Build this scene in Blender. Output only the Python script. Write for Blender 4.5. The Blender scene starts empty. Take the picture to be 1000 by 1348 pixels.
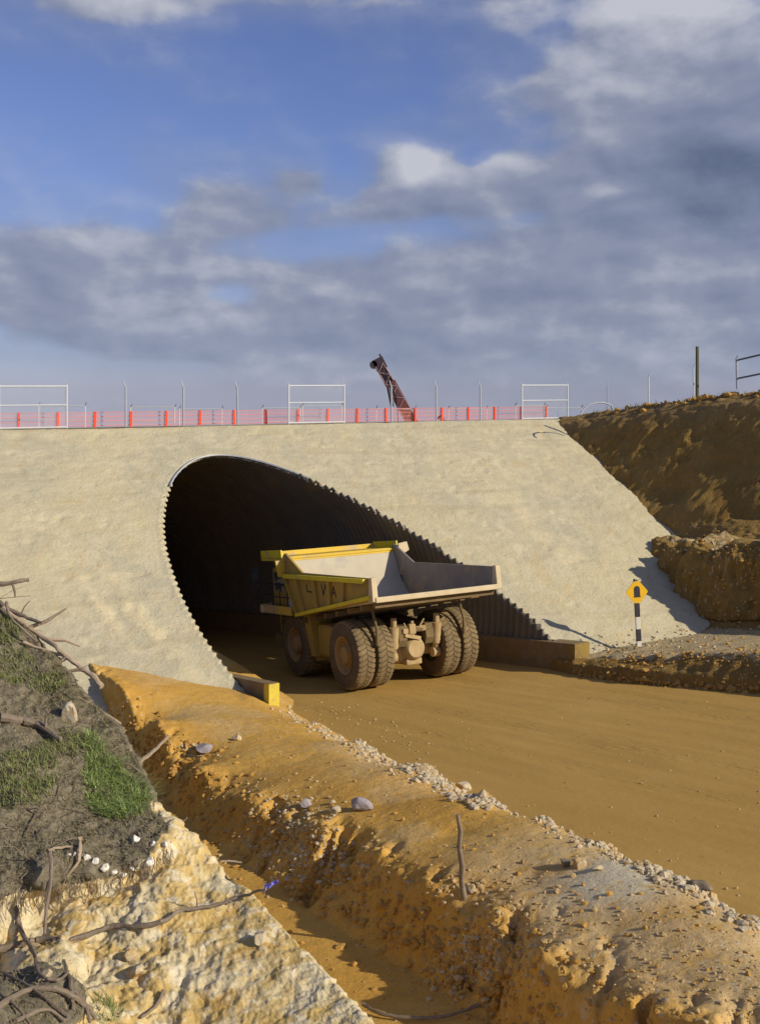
import bpy, math, random
import numpy as np
from mathutils import Vector, Matrix, noise as mnoise
random.seed(7); rng = np.random.default_rng(11)
scene = bpy.context.scene
col = scene.collection
# ------------------------------------------------------------------ camera
F = 1380.0; HY = 540.0; CZ = 10.9; G = .115
cam = bpy.data.cameras.new('camera'); cam.sensor_fit = 'HORIZONTAL'; cam.sensor_width = 36
cam.lens = 36 * F / 1000; cam.shift_y = -(674 - HY) / 1000; cam.clip_start = .1; cam.clip_end = 4000
cam_o = bpy.data.objects.new('camera', cam); col.objects.link(cam_o)
cam_o.location = (0, 0, CZ); cam_o.rotation_euler = (math.pi / 2, 0, 0); scene.camera = cam_o
# ------------------------------------------------------------------ sun, sky
SUN_EL = math.radians(27); SUN_XY = Vector((.90, -.43)).normalized()
SKY_STRENGTH = .122; SUN_STRENGTH = 4.65; EXPOSURE = .05
ld = bpy.data.lights.new('sun', 'SUN'); ld.energy = SUN_STRENGTH; ld.angle = math.radians(.5); ld.color = (1, .915, .735)
lo = bpy.data.objects.new('sun', ld); col.objects.link(lo)
sd = Vector((SUN_XY.x * math.cos(SUN_EL), SUN_XY.y * math.cos(SUN_EL), math.sin(SUN_EL)))
lo.rotation_euler = sd.to_track_quat('Z', 'Y').to_euler(); lo.location = (60, -20, 60)
scene.view_settings.view_transform = 'Standard'; scene.view_settings.look = 'None'
scene.view_settings.gamma = 1; scene.view_settings.exposure = EXPOSURE

class NT:
    """small node-tree helper"""
    def __init__(s, nt): s.nt = nt; s.n = nt.nodes; s.l = nt.links
    def new(s, t, **k):
        x = s.n.new(t)
        for a, b in k.items(): setattr(x, a, b)
        return x
    def put(s, sock, v):
        if isinstance(v, bpy.types.NodeSocket): s.l.new(v, sock)
        elif v is not None:
            if isinstance(v, (tuple, list)) and len(v) == 3 and sock.type == 'RGBA': v = (*v, 1)
            sock.default_value = v
    def math(s, op, a, b=None, c=None, clamp=False):
        m = s.new('ShaderNodeMath', operation=op, use_clamp=clamp)
        s.put(m.inputs[0], a); s.put(m.inputs[1], b)
        if c is not None: s.put(m.inputs[2], c)
        return m.outputs[0]
    def vmath(s, op, a, b=None):
        m = s.new('ShaderNodeVectorMath', operation=op); s.put(m.inputs[0], a); s.put(m.inputs[1], b)
        return m.outputs[0]
    def noise(s, vec, scale, detail=6, rough=.55, dist=0):
        n = s.new('ShaderNodeTexNoise'); s.put(n.inputs['Vector'], vec)
        n.inputs['Scale'].default_value = scale; n.inputs['Detail'].default_value = detail
        n.inputs['Roughness'].default_value = rough; n.inputs['Distortion'].default_value = dist
        return n.outputs['Fac']
    def voro(s, vec, scale, feature='F1', out='Distance', rand=1):
        n = s.new('ShaderNodeTexVoronoi', feature=feature); s.put(n.inputs['Vector'], vec)
        n.inputs['Scale'].default_value = scale; n.inputs['Randomness'].default_value = rand
        return n.outputs[out]
    def ramp(s, fac, stops, interp='LINEAR'):
        r = s.new('ShaderNodeValToRGB'); r.color_ramp.interpolation = interp
        e = r.color_ramp.elements
        while len(e) < len(stops): e.new(.5)
        for x, (p, c) in zip(e, stops):
            x.position = p; x.color = (c, c, c, 1) if not isinstance(c, (tuple, list)) else (*c, 1)
        s.put(r.inputs[0], fac); return r.outputs[0]
    def step(s, v, a, b, lo=0., hi=1.):
        m = s.new('ShaderNodeMapRange', interpolation_type='SMOOTHSTEP')
        s.put(m.inputs[0], v); s.put(m.inputs[1], a); s.put(m.inputs[2], b); s.put(m.inputs[3], lo); s.put(m.inputs[4], hi)
        return m.outputs[0]
    def mix(s, f, a, b, blend='MIX'):
        m = s.new('ShaderNodeMix', data_type='RGBA', blend_type=blend)
        s.put(m.inputs[0], f); s.put(m.inputs[6], a); s.put(m.inputs[7], b); return m.outputs[2]
    def map(s, vec, sc=(1, 1, 1), rot=(0, 0, 0)):
        m = s.new('ShaderNodeMapping'); s.put(m.inputs[0], vec)
        m.inputs['Rotation'].default_value = rot; m.inputs['Scale'].default_value = sc; return m.outputs[0]
    def attr(s, name):
        a = s.new('ShaderNodeAttribute', attribute_name=name); return a.outputs['Fac']
    def pos(s): return s.new('ShaderNodeNewGeometry').outputs['Position']
    def obj(s): return s.new('ShaderNodeTexCoord').outputs['Object']

def build_world():
    w = bpy.data.worlds.new('World'); scene.world = w; w.use_nodes = True
    t = NT(w.node_tree); t.n.clear()
    out = t.new('ShaderNodeOutputWorld'); bg = t.new('ShaderNodeBackground')
    sky = t.new('ShaderNodeTexSky'); sky.sky_type = 'NISHITA'; sky.sun_disc = False
    sky.sun_elevation = SUN_EL; sky.sun_rotation = math.atan2(SUN_XY.x, SUN_XY.y)
    sky.air_density = 1.0; sky.dust_density = .4; sky.ozone_density = 2.0
    d = t.new('ShaderNodeTexCoord').outputs['Generated']
    t.put(sky.inputs[0], t.vmath('MAXIMUM', d, (-1, -1, .02)))
    sep = t.new('ShaderNodeSeparateXYZ'); t.put(sep.inputs[0], d)
    X, Y, Z = sep.outputs
    az = t.math('ARCTAN2', X, Y); el = t.math('ARCSINE', Z)
    # flattened cloud coordinates: clouds are wider than they are tall
    wv = t.new('ShaderNodeCombineXYZ'); t.put(wv.inputs[0], t.math('MULTIPLY', az, 1.0))
    t.put(wv.inputs[1], t.math('MULTIPLY', el, 1.7)); t.put(wv.inputs[2], 3.3)
    wc = wv.outputs[0]
    n1 = t.noise(wc, 4.2, 9, .46, .1); n2 = t.noise(wc, 13, 7, .5, .1)
    # the same noise sampled a little towards the sun: difference = side lighting of the billows
    n1s = t.noise(t.vmath('ADD', wc, (.022, .03, 0)), 4.2, 9, .46, .1)
    n2s = t.noise(t.vmath('ADD', wc, (.01, .016, 0)), 13, 7, .5, .1)
    def blob(px, py, sx, sy, amp):
        a0 = math.atan((px - 500) / F); e0 = math.atan((HY - py) / math.hypot(F, px - 500))
        dx = t.math('MULTIPLY', t.math('SUBTRACT', az, a0), F / sx); dy = t.math('MULTIPLY', t.math('SUBTRACT', el, e0), F / sy)
        q = t.math('ADD', t.math('MULTIPLY', dx, dx), t.math('MULTIPLY', dy, dy))
        return t.math('MULTIPLY', t.math('EXPONENT', t.math('MULTIPLY', q, -1.)), amp)
    dens = t.math('MULTIPLY', t.math('SUBTRACT', n1, .5), 1.0)
    dens = t.math('ADD', dens, t.math('MULTIPLY', t.math('SUBTRACT', n2, .5), .85))
    BL = [(940, 150, 230, 120, .70), (840, 90, 190, 60, .25), (880, 262, 190, 45, .40), (550, 232, 60, 42, .70), (505, 268, 60, 24, .4), (300, 258, 88, 46, .60), (345, 285, 90, 30, .25), (398, 238, 40, 18, .5),
          (650, 240, 50, 34, .5), (560, 390, 420, 62, .52), (170, 350, 240, 45, .45), (60, 410, 170, 60, .38), (900, 350, 260, 60, .46), (300, 440, 160, 34, .42), (620, 450, 420, 45, .35),
          (160, 5, 130, 26, .40), (480, 0, 220, 16, .3), (900, 0, 200, 26, .3), (950, 470, 220, 60, .25), (420, 120, 330, 85, -.25), (120, 140, 240, 80, -.2), (450, 318, 60, 18, -.25), (455, 215, 26, 26, -.3), (618, 205, 22, 20, -.35), (295, 388, 50, 20, -.38), (60, 500, 130, 22, -.3), (690, 290, 70, 16, -.3), (840, 425, 120, 14, -.25), (760, 248, 40, 20, -.2)]
    tot = dens
    for b in BL: tot = t.math('ADD', tot, blob(*b))
    # away from the view: broken cloud all round
    cover = t.math('MULTIPLY', t.step(tot, .0, .42), t.step(el, -.01, .10, .45, .9))
    thin = t.math('MULTIPLY', t.step(tot, -.4, .2), .32)
    cover = t.math('MAXIMUM', cover, thin)
    lit = t.math('ADD', t.math('MULTIPLY', t.math('SUBTRACT', n1, n1s), 1.35), t.math('MULTIPLY', t.math('SUBTRACT', n2, n2s), .95))
    glow = blob(552, 212, 32, 26, .55)
    for b in [(535, 240, 40, 20, .2), (300, 232, 62, 20, .2), (400, 232, 36, 12, .1), (655, 212, 34, 14, .25), (790, 250, 30, 12, .35), (840, 80, 90, 50, .16), (930, 30, 110, 30, .12), (180, 345, 130, 22, .1), (570, 378, 70, 14, .12), (900, 355, 200, 22, .1), (160, 5, 130, 22, .2), (900, 0, 200, 18, .4),
              (950, 215, 190, 55, -.34), (960, 130, 90, 40, -.12), (700, 385, 130, 16, -.12), (840, 285, 190, 20, -.2), (330, 455, 260, 24, -.08), (505, 285, 50, 14, -.14), (300, 290, 80, 18, -.1)]:
        glow = t.math('ADD', glow, blob(*b))
    lum = t.math('ADD', t.math('ADD', .60, lit), glow)
    lum = t.math('SUBTRACT', lum, t.math('MULTIPLY', t.step(tot, .5, 1.1), .08), clamp=True)
    ccol = t.ramp(lum, [(0, (.85, 1.08, 1.65)), (.35, (1.55, 1.80, 2.60)), (.6, (2.15, 2.38, 3.15)), (1, (4.5, 4.6, 5.0))])
    skyc = t.mix(1, sky.outputs[0], (.66, .64, .90), 'MULTIPLY')
    # pale mauve band low over the horizon
    hz = t.step(el, .0, .22, .42, 0)
    skyc = t.mix(hz, skyc, (1.35, 1.85, 3.5))
    c = t.mix(cover, skyc, ccol)
    t.put(bg.inputs[0], c); bg.inputs[1].default_value = SKY_STRENGTH
    t.l.new(bg.outputs[0], out.inputs[0])
build_world()

# ------------------------------------------------------------------ site frame: u across the haul road, v along it, w above its (sloping) surface
TH = math.radians(35)
hx = np.array([-math.sin(TH), math.cos(TH)]); rx = np.array([math.cos(TH), math.sin(TH)])
P0 = np.array([-1.13, 41.0]); C3 = np.array([0, 0, CZ])
def ray(x, y): return np.array([(x - 500) / F, 1.0, (HY - y) / F])
def to_uvw(p):
    p = np.asarray(p, float); d = p[..., :2] - P0
    u = d @ rx; v = d @ hx
    return np.stack([u, v, p[..., 2] + G * v], -1)
def xyz(u, v, w):
    u, v, w = np.broadcast_arrays(np.asarray(u, float), np.asarray(v, float), np.asarray(w, float))
    xy = P0 + u[..., None] * rx + v[..., None] * hx
    return np.concatenate([xy, (w - G * v)[..., None]], -1)
cu = to_uvw(C3)
def onw(x, y, w):
    b = to_uvw(C3 + ray(x, y)); t = (w - cu[2]) / (b - cu)[2]; return cu + (b - cu) * t
def ont(x, y, t): return C3 + ray(x, y) * t
# embankment face plane
A = ont(0, 566, 52)
_a = math.radians(26); R_ = ray(728, 552)
_s, _t = np.linalg.solve(np.array([[math.cos(_a), -R_[0]], [math.sin(_a), -R_[1]]]), -A[:2]); B = C3 + R_ * _t
Q = ont(765, 885, (0 - cu[2]) / (to_uvw(ont(765, 885, 1)) - cu)[2])
nf = np.cross(B - A, Q - A); nf /= np.linalg.norm(nf); nf *= np.sign(nf[2])
dd = (B - A) / np.linalg.norm(B - A); ee = np.cross(dd, nf); ee *= -np.sign(ee[2]) if ee[2] > 0 else 1
dback = np.array([-math.sin(_a), math.cos(_a), 0])
def vface(u, w):
    return (nf @ A - nf[:2] @ P0 - u * (nf[:2] @ rx) - nf[2] * w) / (nf[:2] @ hx - nf[2] * G)

# ------------------------------------------------------------------ numpy noise
def _h(ix, iy, iz):
    n = (ix * 374761393 + iy * 668265263 + iz * 1274126177) & 0xffffffff
    n = ((n ^ (n >> 13)) * 1274126177) & 0xffffffff
    return ((n ^ (n >> 16)) & 0xffff) / 65535.0
def vnoise(p):
    i = np.floor(p).astype(np.int64); f = p - i; f = f * f * (3 - 2 * f)
    x, y, z = i[..., 0], i[..., 1], i[..., 2]; a = 0
    for dx in (0, 1):
        for dy in (0, 1):
            for dz in (0, 1):
                wgt = (f[..., 0] if dx else 1 - f[..., 0]) * (f[..., 1] if dy else 1 - f[..., 1]) * (f[..., 2] if dz else 1 - f[..., 2])
                a = a + wgt * _h(x + dx, y + dy, z + dz)
    return a * 2 - 1
def fbm(p, octv=5, gain=.5, ridged=False):
    a = 0; amp = 1; tot = 0
    for k in range(octv):
        n = vnoise(p * 2 ** k + 17.3 * k)
        if ridged: n = 1 - 2 * np.abs(n)
        a = a + amp * n; tot += amp; amp *= gain
    return a / tot
def cells(p):
    """distance to nearest and second nearest random point (cellular noise)"""
    i = np.floor(p).astype(np.int64); f1 = np.full(p.shape[:-1], 9.); f2 = f1.copy(); idv = f1.copy()
    for dx in (-1, 0, 1):
        for dy in (-1, 0, 1):
            for dz in (-1, 0, 1):
                c = i + np.array([dx, dy, dz])
                q = np.stack([c[..., 0] + _h(c[..., 0], c[..., 1], c[..., 2]), c[..., 1] + _h(c[..., 0] + 71, c[..., 1], c[..., 2] + 5), c[..., 2] + _h(c[..., 0], c[..., 1] + 31, c[..., 2] + 9)], -1)
                d = np.linalg.norm(q - p, axis=-1); m = d < f1
                f2 = np.where(m, f1, np.minimum(f2, d)); f1 = np.where(m, d, f1); idv = np.where(m, _h(c[..., 0] + 3, c[..., 1] + 8, c[..., 2] + 1), idv)
    return f1, f2, idv
def ss(x, a, b):
    t = np.clip((x - a) / (b - a), 0, 1); return t * t * (3 - 2 * t)
class RBF:
    def __init__(s, pts, val, smooth=0.):
        s.p = np.array(pts, float); s.m = s.p.mean(0); val = np.array(val, float); n = len(s.p)
        K = np.linalg.norm(s.p[:, None] - s.p[None], axis=-1) - np.eye(n) * smooth
        Pm = np.hstack([np.ones((n, 1)), s.p - s.m]); k = Pm.shape[1]
        M = np.block([[K, Pm], [Pm.T, np.zeros((k, k))]])
        s.c = np.linalg.solve(M, np.concatenate([val, np.zeros(k)])); s.n = n
    def __call__(s, q):
        sh = q.shape[:-1]; q = q.reshape(-1, q.shape[-1]); o = np.empty(len(q))
        for a in range(0, len(q), 20000):
            b = q[a:a + 20000]
            o[a:a + 20000] = np.linalg.norm(b[:, None] - s.p[None], axis=-1) @ s.c[:s.n] + s.c[s.n] + (b - s.m) @ s.c[s.n + 1:]
        return o.reshape(sh)

# ------------------------------------------------------------------ objects
def tag(o, label=None, cat=None, group=None, kind=None):
    if label: o['label'] = label
    if cat: o['category'] = cat
    if group: o['group'] = group
    if kind: o['kind'] = kind
    return o
def link(name, me, m, parent=None):
    o = bpy.data.objects.new(name, me); col.objects.link(o)
    if m: me.materials.append(m)
    if parent: o.parent = parent
    return o
def empty(name, loc=(0, 0, 0), rz=0, label=None, cat=None, group=None, kind=None):
    o = bpy.data.objects.new(name, None); col.objects.link(o); o.location = tuple(loc); o.rotation_euler = (0, 0, rz)
    o.empty_display_size = .3
    return tag(o, label, cat, group, kind)
def np_mesh(name, V, Fq, smooth=True, attrs=None):
    V = np.asarray(V, np.float32).reshape(-1, 3); Fq = np.asarray(Fq, np.int32); k = Fq.shape[1]
    me = bpy.data.meshes.new(name); me.vertices.add(len(V)); me.vertices.foreach_set('co', V.ravel())
    me.loops.add(Fq.size); me.loops.foreach_set('vertex_index', Fq.ravel())
    me.polygons.add(len(Fq)); me.polygons.foreach_set('loop_start', np.arange(len(Fq), dtype=np.int32) * k)
    me.polygons.foreach_set('loop_total', np.full(len(Fq), k, np.int32)) if False else None
    me.update(calc_edges=True); me.validate()
    me.polygons.foreach_set('use_smooth', np.full(len(me.polygons), smooth))
    for n, a in (attrs or {}).items():
        at = me.attributes.new(n, 'FLOAT', 'POINT'); at.data.foreach_set('value', np.asarray(a, np.float32).ravel())
    return me
def grid_faces(n, m, mask=None):
    i = np.arange(n * m).reshape(n, m)
    f = np.stack([i[:-1, :-1], i[1:, :-1], i[1:, 1:], i[:-1, 1:]], -1)
    if mask is not None: f = f[mask]
    return f.reshape(-1, 4)
def grid_obj(name, P, m, attrs=None, mask=None, flip=False, smooth=True, parent=None):
    n, k = P.shape[:2]; f = grid_faces(n, k, mask)
    if flip: f = f[:, ::-1]
    return link(name, np_mesh(name, P.reshape(-1, 3), f, smooth, attrs), m, parent)
def normals(P):
    a = np.gradient(P, axis=0); b = np.gradient(P, axis=1); n = np.cross(a, b)
    return n / (np.linalg.norm(n, axis=-1, keepdims=True) + 1e-9)

class MB:
    def __init__(s): s.v = []; s.f = []
    def add(s, vs, fs):
        b = len(s.v); s.v += [tuple(float(c) for c in v) for v in vs]; s.f += [tuple(b + i for i in f) for f in fs]; return s
    def box(s, a, b, ch=0.0):
        (x0, y0, z0), (x1, y1, z1) = a, b
        if ch <= 0:
            return s.add([(x0, y0, z0), (x1, y0, z0), (x1, y1, z0), (x0, y1, z0), (x0, y0, z1), (x1, y0, z1), (x1, y1, z1), (x0, y1, z1)],
                         [(0, 3, 2, 1), (4, 5, 6, 7), (0, 1, 5, 4), (1, 2, 6, 5), (2, 3, 7, 6), (3, 0, 4, 7)])
        import bmesh
        bm = bmesh.new(); bmesh.ops.create_cube(bm, size=1)
        for v in bm.verts:
            v.co = ((x0 + x1) / 2 + v.co.x * (x1 - x0), (y0 + y1) / 2 + v.co.y * (y1 - y0), (z0 + z1) / 2 + v.co.z * (z1 - z0))
        bmesh.ops.bevel(bm, geom=bm.edges[:], offset=ch, segments=2, affect='EDGES', profile=.5)
        bm.verts.index_update(); s.add([v.co for v in bm.verts], [[v.index for v in f.verts] for f in bm.faces]); bm.free(); return s
    def prism(s, poly, axis, a, b):
        """poly of 2-D points extruded along axis ('x','y','z') from a to b"""
        def pt(p, c): return {'x': (c, p[0], p[1]), 'y': (p[0], c, p[1]), 'z': (p[0], p[1], c)}[axis]
        n = len(poly); vs = [pt(p, a) for p in poly] + [pt(p, b) for p in poly]
        return s.add(vs, [tuple(range(n))[::-1], tuple(range(n, 2 * n))] + [(i, (i + 1) % n, n + (i + 1) % n, n + i) for i in range(n)])
    def bar(s, p, q, w, h=None, up=(0, 0, 1)):
        h = h or w; p = Vector(p); q = Vector(q); d = (q - p).normalized(); up = Vector(up)
        if abs(d.dot(up)) > .98: up = Vector((1, 0, 0))
        a = d.cross(up).normalized(); b = a.cross(d).normalized()
        vs = [c + a * i * w / 2 + b * j * h / 2 for c in (p, q) for i, j in ((-1, -1), (1, -1), (1, 1), (-1, 1))]
        return s.add(vs, [(0, 1, 2, 3)[::-1], (4, 5, 6, 7), (0, 1, 5, 4), (1, 2, 6, 5), (2, 3, 7, 6), (3, 0, 4, 7)])
    def tube(s, pts, r, n=8, wob=0.):
        pts = [Vector(p) for p in pts]; rs = r if isinstance(r, (list, tuple)) else [r] * len(pts); rings = []
        ref = Vector((.13, .31, .94))
        for i, p in enumerate(pts):
            d = (pts[min(i + 1, len(pts) - 1)] - pts[max(i - 1, 0)]).normalized()
            a = d.cross(ref); a = a.normalized() if a.length > .05 else d.cross(Vector((1, 0, 0))).normalized(); b = a.cross(d)
            rings.append([p + (a * math.cos(k * 2 * math.pi / n) + b * math.sin(k * 2 * math.pi / n)) * rs[i] * (1 + (random.uniform(-wob, wob) if wob else 0)) for k in range(n)])
        vs = [v for g in rings for v in g]; fs = []
        for i in range(len(pts) - 1):
            for k in range(n): fs.append((i * n + k, i * n + (k + 1) % n, (i + 1) * n + (k + 1) % n, (i + 1) * n + k))
        fs += [tuple(range(n))[::-1], tuple(range((len(pts) - 1) * n, len(pts) * n))]
        return s.add(vs, fs)
    def lathe(s, prof, axis='y', c=(0, 0, 0), n=40):
        """prof: (along axis, radius) pairs"""
        vs = []; fs = []
        for a, r in prof:
            for k in range(n):
                q = 2 * math.pi * k / n; x, z = r * math.cos(q), r * math.sin(q)
                vs.append({'y': (c[0] + x, c[1] + a, c[2] + z), 'x': (c[0] + a, c[1] + x, c[2] + z), 'z': (c[0] + x, c[1] + z, c[2] + a)}[axis])
        for i in range(len(prof) - 1):
            for k in range(n): fs.append((i * n + k, (i + 1) * n + k, (i + 1) * n + (k + 1) % n, i * n + (k + 1) % n))
        return s.add(vs, fs)
    def build(s, name, m, parent=None, smooth=False):
        me = bpy.data.meshes.new(name); me.from_pydata(s.v, [], s.f); me.update()
        import bmesh
        bm = bmesh.new(); bm.from_mesh(me); bmesh.ops.recalc_face_normals(bm, faces=bm.faces[:]); bm.to_mesh(me); bm.free()
        if smooth:
            me.polygons.foreach_set('use_smooth', [True] * len(me.polygons)); me.set_sharp_from_angle(angle=math.radians(35))
        return link(name, me, m, parent)
def copy_tree(o, parent=None):
    c = o.copy(); col.objects.link(c); c.parent = parent
    for ch in list(o.children): copy_tree(ch, c)
    return c

# ------------------------------------------------------------------ materials
def mat(name, a, b=None, scale=3., rough=.8, metal=0., bump=.15, bscale=None, dirt=None, dirt_amt=.5, coord='obj', spec=.3, dist=.02):
    m = bpy.data.materials.new(name); m.use_nodes = True; t = NT(m.node_tree); p = t.n['Principled BSDF']
    v = t.obj() if coord == 'obj' else t.pos()
    f = t.ramp(t.noise(v, scale, 7, .6, .3), [(.3, 0.), (.7, 1.)])
    c = t.mix(f, a, b or tuple(x * .75 for x in a))
    if dirt:
        d = t.step(t.noise(v, scale * .7, 8, .65, .6), .62 - dirt_amt * .35, .72 - dirt_amt * .2)
        c = t.mix(d, c, dirt)
    t.put(p.inputs['Base Color'], c); p.inputs['Metallic'].default_value = metal
    p.inputs['Specular IOR Level'].default_value = spec
    t.put(p.inputs['Roughness'], t.math('ADD', t.math('MULTIPLY', f, .12), rough - .06))
    if bump:
        bn = t.new('ShaderNodeBump'); bn.inputs['Strength'].default_value = bump; bn.inputs['Distance'].default_value = dist
        t.put(bn.inputs['Height'], t.noise(v, bscale or scale * 6, 6, .6)); t.l.new(bn.outputs[0], p.inputs['Normal'])
    return m
def mat_face():
    m = bpy.data.materials.new('stabilised sand'); m.use_nodes = True; t = NT(m.node_tree); p = t.n['Principled BSDF']; v = t.pos()
    big = t.noise(v, .16, 6, .55, .4); mid = t.noise(v, .9, 8, .62, .5); fine = t.noise(v, 7, 6, .65)
    c = t.mix(t.step(big, .38, .62), (.50, .43, .265), (.44, .395, .27))
    c = t.mix(t.step(mid, .42, .66), c, (.53, .465, .31))
    ws = t.noise(t.map(v, (.5, .16, .16), (0, 0, .5)), 2.4, 6, .6, 1.2)
    c = t.mix(t.math('MULTIPLY', t.step(ws, .56, .7), .5), c, (.50, .36, .17))
    # loose clay wash down the slope
    c = t.mix(t.math('MULTIPLY', t.attr('wash'), t.step(mid, .3, .6)), c, (.62, .52, .32))
    pits = t.step(t.voro(t.map(v, (1, 1, 1.6)), 2.6), .10, .17, 1, 0); spot = t.step(t.noise(v, 3.2, 5, .7), .62, .70)
    c = t.mix(t.math('MULTIPLY', t.math('MAXIMUM', t.math('MULTIPLY', t.math('MULTIPLY', pits, t.step(t.noise(v, .55, 4, .6), .46, .6)), .35), t.math('MULTIPLY', spot, .6)), .9), c, (.27, .225, .13))
    c = t.mix(t.math('MULTIPLY', t.step(fine, .5, .75), .3), c, (.58, .53, .40))
    band = t.noise(t.map(v, (.05, .05, 1.5)), 1.6, 5, .55, .4); c = t.mix(t.math('MULTIPLY', t.step(band, .55, .68), .28), c, (.36, .30, .18))
    drip = t.noise(t.map(v, (1.5, .8, .12)), 1.5, 6, .6, .5); c = t.mix(t.math('MULTIPLY', t.step(drip, .56, .70), .30), c, (.38, .33, .23))
    t.put(p.inputs['Base Color'], c); p.inputs['Roughness'].default_value = .95; p.inputs['Specular IOR Level'].default_value = .1
    hgt = t.math('ADD', t.math('MULTIPLY', mid, .25), t.math('ADD', t.math('MULTIPLY', fine, .55), t.math('MULTIPLY', pits, -.1)))
    bn = t.new('ShaderNodeBump'); bn.inputs['Strength'].default_value = .8; bn.inputs['Distance'].default_value = .11
    t.put(bn.inputs['Height'], hgt); t.l.new(bn.outputs[0], p.inputs['Normal']); return m
def mat_soil(name, a, b, pale, grey=(.30, .27, .2), stretch=(1, 1, 1), scale=1., bump=.8, rough=.9, palefac=1., dist=.05, spec=.15):
    """earth: two soil tones, pale stony patches driven by the 'pale' attribute, grey where 'grey' is painted"""
    m = bpy.data.materials.new(name); m.use_nodes = True; t = NT(m.node_tree); p = t.n['Principled BSDF']; v = t.map(t.pos(), stretch)
    big = t.noise(v, .45 * scale, 6, .6, .5); mid = t.noise(v, 2.6 * scale, 8, .65, .4); fine = t.noise(v, 16 * scale, 6, .7)
    c = t.mix(t.step(big, .36, .64), a, b)
    c = t.mix(t.math('MULTIPLY', t.step(mid, .35, .7), .5), c, tuple(x * 1.25 for x in a))
    peb = t.voro(v, 9 * scale, 'F1', 'Color'); ps = t.new('ShaderNodeSeparateColor'); t.put(ps.inputs[0], peb)
    stone = t.math('MULTIPLY', t.step(ps.outputs[0], .80, .86), t.step(t.voro(v, 9 * scale), .3, .42, 1, 0))
    pal = t.math('MULTIPLY', t.attr('pale'), palefac)
    pm = t.math('MAXIMUM', t.step(t.math('ADD', pal, t.math('MULTIPLY', t.math('SUBTRACT', mid, .5), 1.4)), .42, .72), t.math('MULTIPLY', stone, t.step(t.math('ADD', pal, t.math('MULTIPLY', big, .8)), .35, .6)))
    c = t.mix(pm, c, t.mix(t.step(fine, .4, .6), pale, tuple(x * .72 for x in pale)))
    c = t.mix(t.math('MULTIPLY', t.attr('grey'), t.step(mid, .25, .55)), c, grey)
    t.put(p.inputs['Base Color'], t.mix(t.math('MULTIPLY', t.step(fine, .35, .6, 1, 0), .28), c, tuple(x * .5 for x in a)))
    p.inputs['Roughness'].default_value = rough; p.inputs['Specular IOR Level'].default_value = spec
    bn = t.new('ShaderNodeBump'); bn.inputs['Strength'].default_value = bump; bn.inputs['Distance'].default_value = dist
    t.put(bn.inputs['Height'], t.math('ADD', mid, t.math('MULTIPLY', fine, .45))); t.l.new(bn.outputs[0], p.inputs['Normal']); return m
def mat_road():
    m = bpy.data.materials.new('wet clay road'); m.use_nodes = True; t = NT(m.node_tree); p = t.n['Principled BSDF']
    v = t.map(t.pos(), (1, 1, 1), (0, 0, -TH)); st = t.map(v, (.55, .07, 1))
    big = t.noise(v, .14, 5, .5, .3); trk = t.noise(st, 1.2, 6, .6, .4); fine = t.noise(v, 5, 7, .7)
    c = t.mix(t.step(big, .35, .65), (.45, .265, .062), (.485, .295, .076))
    c = t.mix(t.math('MULTIPLY', t.step(trk, .42, .62), .38), c, (.36, .22, .054))
    c = t.mix(t.math('MULTIPLY', t.step(fine, .5, .72), .22), c, (.42, .285, .10))
    c = t.mix(t.math('MULTIPLY', t.step(t.noise(v, 1.7, 8, .7), .62, .72), .5), c, (.22, .13, .035))
    rt = t.math('MULTIPLY', t.attr('rut'), t.step(t.noise(v, .9, 6, .7), .35, .6)); c = t.mix(t.math('MULTIPLY', rt, .2), c, (.27, .16, .04))
    lug = t.step(t.noise(t.map(v, (3., .6, 1)), 2.2, 3, .5), .5, .62)
    t.put(p.inputs['Base Color'], c); t.put(p.inputs['Roughness'], t.step(trk, .3, .7, .72, .9)); p.inputs['Specular IOR Level'].default_value = .22
    bn = t.new('ShaderNodeBump'); bn.inputs['Strength'].default_value = .5; bn.inputs['Distance'].default_value = .06
    t.put(bn.inputs['Height'], t.math('ADD', t.math('ADD', trk, t.math('MULTIPLY', fine, .4)), t.math('ADD', t.math('MULTIPLY', big, 2), t.math('MULTIPLY', rt, t.math('MULTIPLY', lug, .6))))); t.l.new(bn.outputs[0], p.inputs['Normal']); return m
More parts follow.
